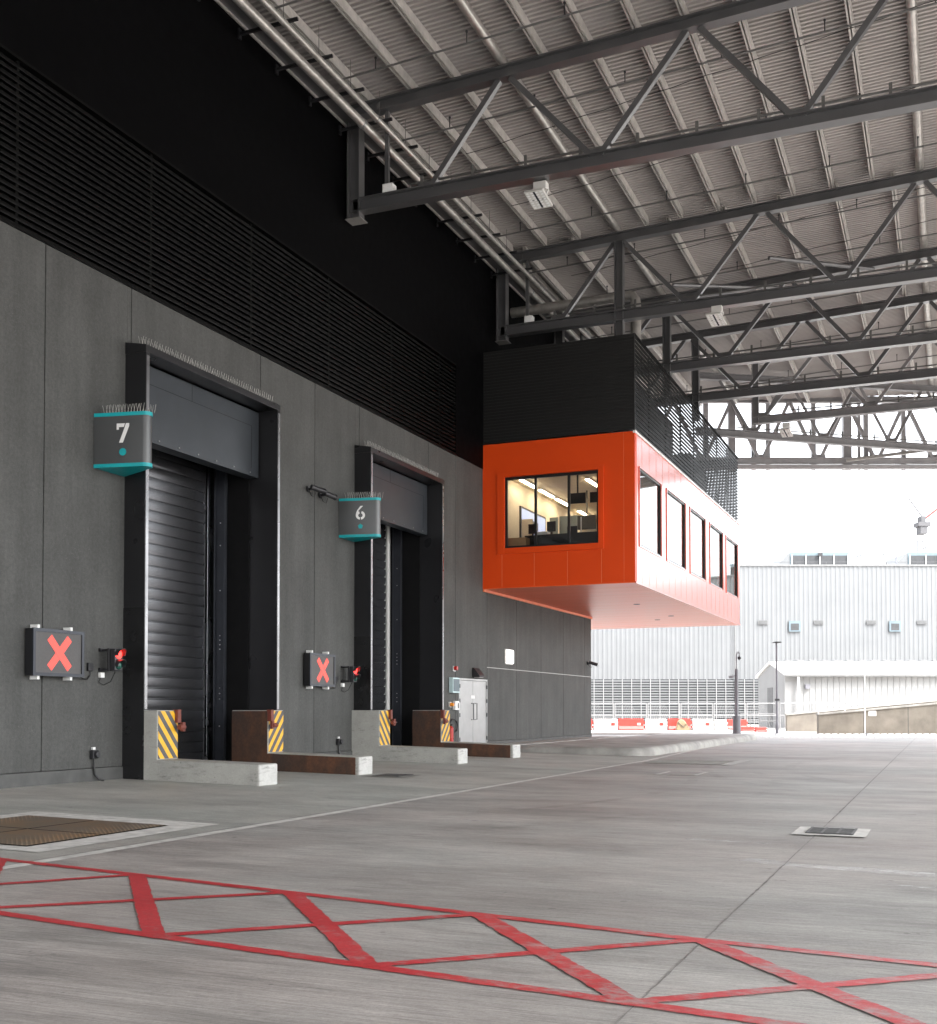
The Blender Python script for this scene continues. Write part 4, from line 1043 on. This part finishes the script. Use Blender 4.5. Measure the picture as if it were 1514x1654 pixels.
MB().tube((UW(1188, 99.8), 99.8, 2), (UW(1188, 99.8), 99.8, 13.8), .05, 8).build('downpipe', 'wvent', t)
def roof_unit(px0, px1, label):
    u0, u1 = UW(px0, 108), UW(px1, 108); z0, z1 = 13.6, zz(894, 108)
    t = thing('roof_vent_house', label, 'roof vent', (u0, 108, z0), 'vent houses on the factory roof', yard=True)
    MB().box(u0, u1, 107, 112, z0, z1).build('housing', 'pblue', t)
    MB().poly([(u0-2.4, z0), (u0-.01, z0), (u0-.01, z1)], lambda a, c, d: (a, d, c), 107.02, 112).build('sloping_side', 'wclad', t)
    MB().box(u0+.15, u1-.15, 106.97, 107, z0+.2, z1-.28).build('louvre_recess', 'dkslot', t)
    b = MB(); n = 5
    for i in range(n): b.box(u0+.15, u1-.15, 106.90, 106.96, z0+.22+i*.17, z0+.31+i*.17)
    b.build('louvre_blade', 'pblue', t)
    b = MB()
    for i in range(5): q = u0+.15+(u1-u0-.3)*i/4; b.box(q-.04, q+.04, 106.86, 106.895, z0+.1, z1-.2)
    b.build('mullion', 'white', t)
    MB().box((u0+u1)/2-.2, (u0+u1)/2+.2, 106.7, 106.85, z1-.32, z1-.05).build('lamp', 'dkplastic', t)
roof_unit(1273, 1368, 'pale blue louvred vent house on factory roof, the whole one')
roof_unit(1462, 1570, 'pale blue louvred vent house on factory roof, cut by the picture edge')
t = thing('roof_railing', 'thin guard rail along the factory roof between vent houses', 'railing', (30, 106, 13.6), yard=True)
MB().tube((22, 106, 15.0), (60, 106, 15.0), .022, 6).tube((22, 106, 14.5), (60, 106, 14.5), .03, 6).build('rail', 'crane', t)
for i in range(14): MB().tube((22+i*2.8, 106, 13.6), (22+i*2.8, 106, 15.0), .03, 6).build('post', 'crane', t)
t = thing('roof_box', 'off-white box unit on the factory roof between vent houses', 'roof unit', (UW(1412, 112), 112, 13.6), yard=True)
MB().box(UW(1395, 112), UW(1431, 112), 112, 114, 13.6, zz(895, 112)).build('body', 'white', t); MB().box(UW(1395, 112)-.05, UW(1431, 112)+.05, 111.9, 114, zz(895, 112), zz(894, 112)).build('lid', 'wvent', t)
tag(MB().tube(P(UW(1450, 105), 105, 13.8), P(UW(1450, 105), 105, 15.9), .05, 6).sphere(P(UW(1450, 105), 105, 15.9), .08).build('antenna', 'polegrey', origin=P(UW(1450, 105), 105, 13.8)), 'short thin mast on the edge of the factory roof', 'mast')
# gabled hut
t = thing('gabled_hut', 'low white gabled hut in front of the big factory', 'hut', (30, 83.6, -.12), yard=True)
u0, wn, wf, ze, zr = 22.1, 80., 87.3, 3.76, 4.65
b = MB().poly([(wn, -.12), (wf, -.12), (wf, ze), ((wn+wf)/2, zr), (wn, ze)], lambda a, c, d: (d, a, c), u0, 66)
b.build('wall', 'hutclad', t)
b = MB(); u = u0+.9
while u < 64: b.box(u, u+.05, wn-.03, wn-.002, 0, ze-.1); u += .42
b.build('rib', 'hutclad', t)
b = MB()
for wa, wb_ in ((wn-.35, (wn+wf)/2), (wf+.35, (wn+wf)/2)):
    s_ = (zr-ze)/((wf-wn)/2); za = ze-.35*s_
    b.add([(u0-.15, wa, za+.02), (66, wa, za+.02), (66, wb_, zr+.02), (u0-.15, wb_, zr+.02), (u0-.15, wa, za+.16), (66, wa, za+.16), (66, wb_, zr+.16), (u0-.15, wb_, zr+.16)],
          [(0,3,2,1),(4,5,6,7),(0,1,5,4),(1,2,6,5),(2,3,7,6),(3,0,4,7)])
rf = b.build('roof', 'white', t)
b = MB(); u = u0+1
while u < 64: b.box(u, u+.5, (wn+wf)/2-.15, (wn+wf)/2+.15, zr+.17, zr+.26); u += .9
b.build('ridge_cap', 'wvent', rf)
MB().box(u0-.1, 66, wn-.47, wn-.36, ze-.16, ze-.04).build('gutter', 'wvent', t); MB().tube((UW(1290, 79.7), 79.7, -.1), (UW(1290, 79.7), 79.7, ze-.1), .09, 8).build('downpipe', 'white', t)
MB().box(u0-.03, u0-.002, 83.2, 84.6, -.1, 2.9).build('door', 'wvent', t)
MB().box(UW(1304, 79.9)-.15, UW(1304, 79.9)+.15, 79.75, 79.96, 2.75, 3.05).build('lamp', 'polegrey', t)
# ramp walls
def ramp_wall(px0, px1, w, ztl, ztr, label, zb=-.14, th=.35, sign=False):
    u0, u1 = UW(px0, w), UW(px1, w)
    t = thing('ramp_wall', label, 'concrete wall', (u0, w, zb), 'sloping concrete ramp walls', yard=True)
    MB().poly([(u0, zb), (u1, zb), (u1, ztr), (u0, ztl)], lambda a, c, d: (a, d, c), w, w+th).build('wall', 'stone', t, bevel=.02)
    MB().poly([(u0-.03, ztl), (u1+.03, ztr), (u1+.03, ztr+.09), (u0-.03, ztl+.09)], lambda a, c, d: (a, d, c), w-.05, w+th+.05).build('coping', 'kerbc', t)
    b = MB(); q = u0+2.6
    while q < u1: b.box(q, q+.03, w-.004, w, zb, ztl+(ztr-ztl)*(q-u0)/(u1-u0)-.02); q += 2.55
    b.build('joint', 'dkslot', t)
    if sign:
        s = UW(1409, w); MB().box(s-.22, s+.22, w-.02, w-.002, .92, 1.22).build('notice_plate', 'paper', t)
ramp_wall(1322, 1560, 66, .97, 1.75, 'brown stained concrete ramp wall facing the yard with a small notice', sign=True)
ramp_wall(1271, 1560, 73, .93, 2.0, 'second brown concrete ramp wall in front of the white hut')
t = thing('ramp_rail', 'short white guard rail on the ramp in front of the hut', 'railing', (UW(1345, 69), 69, .9), yard=True)
MB().tube((UW(1322, 69), 69, 1.55), (UW(1365, 69), 69, 1.55), .03, 6).build('rail', 'white', t)
for px in (1322, 1365): MB().tube((UW(px, 69), 69, .3), (UW(px, 69), 69, 1.55), .03, 6).build('post', 'white', t)
# strip of gravel and the white block kerb at the end of the slab
struct(MB().add([P(18, 60.5, -.11), P(60, 60.5, -.11), P(60, 66, -.11), P(18, 66, -.11)], [(0, 1, 2, 3)]).build('gravel_ground', 'gravel'))
for i in range(46):
    u = UW(1232, 58.5)+i*.36
    if i == 0:
        o = MB().add([P(u+a, 58.5+c, z) for z, q in ((-.13, 0), (.06, .03)) for a, c in ((q, q), (.24-q, q), (.24-q, .3-q), (q, .3-q))], [(0,3,2,1),(4,5,6,7),(0,1,5,4),(1,2,6,5),(2,3,7,6),(3,0,4,7)]).build('kerb_block', 'white', origin=P(u, 58.5, -.12))
        tag(o, 'small white kerb block in the row ending the concrete slab', 'kerb block', 'row of white kerb blocks'); proto = o
    else:
        c = proto.copy(); C.objects.link(c); c.location = Vector(proto.location)+Vector((i*.36*CA, i*.36*SA, 0))
struct(MB().add([P(12.5, 58.9, -.105), P(60, 58.9, -.105), P(60, 60.4, -.105), P(12.5, 60.4, -.105)], [(0, 1, 2, 3)]).build('path', 'strip'))
# poles
def pole_base(name, label, px, w, ht, r, cat):
    u = UW(px, w); return thing(name, label, cat, (u, w, -.12), yard=True), u
t, u = pole_base('camera_mast', 'grey mast with thick base, hooked top and small dome camera', 1190, 55.5, 4, .1, 'mast')
w = 55.5
MB().tube((u, w, -.12), (u, w, .98), .2, 12).build('base_column', 'polegrey', t, smooth=True); MB().tube((u, w, .98), (u, w, 3.25), .085, 10).build('pole', 'polegrey', t, smooth=True)
MB().path([(u, w, 3.2), (u, w, 3.9), (u+.04, w, 4.05), (u+.11, w, 4.08), (u+.14, w, 3.98), (u+.14, w, 3.85)], .03, 8).build('hook', 'polegrey', t)
MB().sphere((u+.14, w, 3.78), .09).build('dome_camera', 'dkplastic', t, smooth=True); MB().bar((u, w, 2.95), (u-.3, w-.05, 2.88), .06, .06).box(u-.38, u-.18, w-.12, w-.02, 2.80, 2.92).build('side_camera', 'polegrey', t)
t, u = pole_base('street_lamp', 'slim grey lamp post with flat head before the white hut', 1255, 61, 5, .05, 'lamp post'); w = 61
MB().tube((u, w, -.12), (u, w, .5), .085, 10).tube((u, w, .5), (u, w, 4.83), .05, 10).build('post', 'polegrey', t, smooth=True)
MB().box(u-.17, u+.2, w-.3, w+.15, 4.83, 4.90).build('lamp_head', 'dkplastic', t, bevel=.02); MB().box(u-.12, u+.12, w-.1, w-.04, 1.75, 1.86).build('sensor_box', 'dkplastic', t)
t, u = pole_base('thin_mast', 'thin white mast standing before the brown ramp wall', 1397, 60.7, 3, .03, 'mast'); w = 60.7
MB().tube((u, w, -.12), (u, w, 3.25), .035, 8).build('pole', 'white', t); MB().box(u-.1, u+.1, w-.1, w+.1, -.12, .03).build('foot', 'polegrey', t)
# plastic barriers
def barrier(px0, px1, w, col, label, z1=.72, patch_=None):
    u0, u1 = UW(px0, w), UW(px1, w); z0 = -.12
    t = thing('plastic_barrier', label, 'barrier', ((u0+u1)/2, w, z0), 'plastic barriers across the yard', yard=True)
    h = z1-z0
    pts = [(-.25, z0), (.25, z0), (.25, z0+h*.22), (.14, z0+h*.45), (.11, z1), (-.11, z1), (-.14, z0+h*.45), (-.25, z0+h*.22)]
    MB().poly(pts, lambda a, c, d: (d, w+a, c), u0+.03, u1-.03).build('body', col, t, bevel=.02)
    b = MB()
    for f in (.25, .72): c = u0+(u1-u0)*f; b.box(c-.16, c+.16, w-.252, w-.245, z0, z0+.09)
    b.build('fork_slot', 'dkslot', t)
    b = MB()
    for z in (z0+h*.3, z0+h*.62): b.box(u1-.03, u1+.05, w-.08, w+.08, z, z+h*.18)
    b.build('link_lug', col, t)
    if patch_: c = u0+(u1-u0)*patch_; MB().box(c-.11, c+.11, w-.16, w-.14, z0+h*.5, z0+h*.5+.16).build('square_patch', 'whiteplastic' if col == 'redplastic' else 'redplastic', t)
bw = 72
for px0, px1, col, lb, pt in ((932, 957, 'redplastic', 'red plastic barrier peeping out past the wall corner', None), (958, 998, 'whiteplastic', 'white plastic barrier with one small red square, next to the wall corner', .8),
    (998, 1040, 'redplastic', 'red plastic barrier with a small white square', .8), (1041, 1077, 'whiteplastic', 'white plastic barrier between the two whole red barriers', .75),
    (1078, 1116, 'redplastic', 'red plastic barrier partly hidden by the tan canvas sack', None), (1117, 1152, 'whiteplastic', 'white plastic barrier beyond the tan canvas sack', .72)):
    barrier(px0, px1, bw, col, lb, patch_=pt)
barrier(1153, 1174, 73, 'whiteplastic', 'white plastic barrier with a bare top close to the camera mast', .65)
barrier(1174, 1206, 75, 'redplastic', 'red plastic barrier standing behind the camera mast', .66)
barrier(1196, 1218, 70, 'redplastic', 'low red plastic barrier just past the camera mast', .25)
barrier(1219, 1238, 70, 'redplastic', 'low red plastic barrier close to the lamp post', .22)
t = thing('canvas_sack', 'tan canvas sack slumped against the red barrier', 'sack', (UW(1104, 71.4), 71.4, -.12), yard=True)
u = UW(1104, 71.4); b = MB(); pr = []
out = [(-.5, -.12), (.52, -.12), (.30, .22), (.12, .50), (-.02, .66), (-.2, .70), (-.38, .55), (-.46, .2)]
b.poly(out, lambda a, c, d: (u+a, 71.2+d, c), 0, .32); b.build('cloth', 'tan', t, bevel=.06)
MB().path([(u-.38, 71.18, .50), (u-.05, 71.17, .2), (u+.2, 71.18, .45), (u+.45, 71.17, .02)], .02, 6).build('strap', 'dkplastic', t)
# mesh fence panels behind the barriers
for i in range(9):
    w = 78.; u = UW(940, w)+i*2.25
    if i == 0:
        t = thing('fence_panel', 'white mesh site fence panel behind the barriers', 'fence panel', (u, w, -.12), 'site fence panels behind the barriers', yard=True)
        b = MB()
        for q in (0, 2.15): b.tube((u+q, w, -.12), (u+q, w, 1.75), .035, 8)
        for z in (.02, .9, 1.72): b.tube((u, w, z), (u+2.15, w, z), .03, 8)
        b.build('tube_frame', 'fencewhite', t)
        b = MB()
        for k in range(1, 12): b.bar((u+.18*k, w, .03), (u+.098*k, w, 1.7), .012, .012)
        b.build('mesh_wire', 'fencewhite', t)
        proto = t
    else: copy_tree(proto, (i*2.25*CA, i*2.25*SA, 0))
t = thing('hand_rail', 'grey tubular handrail beside the hut doorway', 'railing', (UW(1228, 79), 79, -.12), yard=True)
for z in (.5, 1.0): MB().tube((UW(1196, 79), 79, z), (UW(1256, 79), 79, z), .03, 6).build('rail', 'wvent', t)
for px in (1197, 1212, 1227, 1242, 1255): MB().tube((UW(px, 79), 79, -.12), (UW(px, 79), 79, 1.0), .03, 6).build('post', 'wvent', t)
tag(MB().add([P(u_, w_, z_) for z_ in (-.13, .05) for u_, w_ in ((6, 59.2), (12.4, 59.2), (12.4, 59.6), (6, 59.6))], [(0,3,2,1),(4,5,6,7),(0,1,5,4),(1,2,6,5),(2,3,7,6),(3,0,4,7)]).build('low_wall', 'stone', origin=P(9, 59.4, -.12)), 'low brown kerb wall beyond the kerb island', 'kerb wall')
# far crane and cable
t = thing('tower_crane', 'faint distant tower crane with red luffing jib', 'crane', (UW(1493, 300), 300, -.1), yard=True)
u = UW(1493, 300); w = 300
b = MB()
for a, c in ((-.8, 0), (.8, 0), (-.8, 1.6), (.8, 1.6)): b.bar((u+a, w+c, 0), (u+a*.9, w+c, 46.5), .22, .22)
for i in range(18): z = 2+i*2.5; b.bar((u-.8, w, z), (u+.8, w, z+2.5), .15, .15)
b.build('mast', 'crane', t)
MB().box(u-.9, u+.9, w-1, w+2, 47.5, 49.5).box(u-1.5, u+1.7, w-1.2, w+2.2, 49.5, 50.6).box(u-.6, u+.6, w-.8, w+1.8, 50.6, 52.2).build('cab', 'crane', t)
b = MB().bar((u+.5, w, 51.5), (u+26, w, 71), .5, .5).bar((u+.5, w, 53), (u+26, w, 72.3), .25, .25); b.build('jib', 'red_crane', t)
MB().bar((u, w, 52), (u-3.6, w, 57), .3, .3).build('counter_arm', 'crane', t)
tag(MB().tube(P(UW(1360, 160), 160, 20.8), P(UW(1560, 160), 160, 27.6), .035, 5).build('power_cable', 'wvent', origin=P(UW(1360, 160), 160, 20.8)), 'thin overhead cable rising across the white sky', 'cable')

# ------------------------------------------------------------------ light, sky, camera
wd = bpy.data.worlds.new('World'); S.world = wd; wd.use_nodes = True
nt = wd.node_tree; bg = nt.nodes['Background']
sk = nt.nodes.new('ShaderNodeTexSky'); sk.sky_type = 'NISHITA'; sk.sun_disc = False
SUN_EL, SUN_AZ = 55., 70.       # azimuth measured from +X towards +Y is handled below
sk.sun_elevation = R(SUN_EL); sk.sun_rotation = R(110); sk.air_density = 1.; sk.dust_density = 4.; sk.ozone_density = 1.
hs = nt.nodes.new('ShaderNodeHueSaturation'); hs.inputs['Saturation'].default_value = .22
nt.links.new(sk.outputs[0], hs.inputs['Color']); nt.links.new(hs.outputs[0], bg.inputs[0]); bg.inputs[1].default_value = .13
sd = bpy.data.lights.new('sun', 'SUN'); sd.energy = .7; sd.angle = R(14); sd.color = (1., .97, .93)
so = bpy.data.objects.new('sun', sd); C.objects.link(so)
az = R(110)                     # sky convention: clockwise from +Y
dirv = Vector((math.sin(az)*math.cos(R(SUN_EL)), math.cos(az)*math.cos(R(SUN_EL)), math.sin(R(SUN_EL))))
so.rotation_euler = dirv.to_track_quat('Z', 'Y').to_euler(); so.location = (20, 0, 30)

cd = bpy.data.cameras.new('camera'); co = bpy.data.objects.new('camera', cd); C.objects.link(co); S.camera = co
cd.sensor_fit = 'VERTICAL'; cd.sensor_height = 36.; cd.lens = 1850/1654*36
cd.shift_y = (1102-827)/1654; cd.clip_start = .1; cd.clip_end = 3000
co.location = (0, 0, EYE); co.rotation_euler = (R(91.4), 0, YAW)

S.render.engine = 'CYCLES'
S.cycles.use_denoising = True
S.cycles.max_bounces = 8; S.cycles.diffuse_bounces = 4; S.cycles.glossy_bounces = 4; S.cycles.transparent_max_bounces = 8
S.cycles.sample_clamp_indirect = 8.
S.view_settings.view_transform = 'Standard'; S.view_settings.look = 'None'; S.view_settings.gamma = 1.; S.view_settings.exposure = 3.13
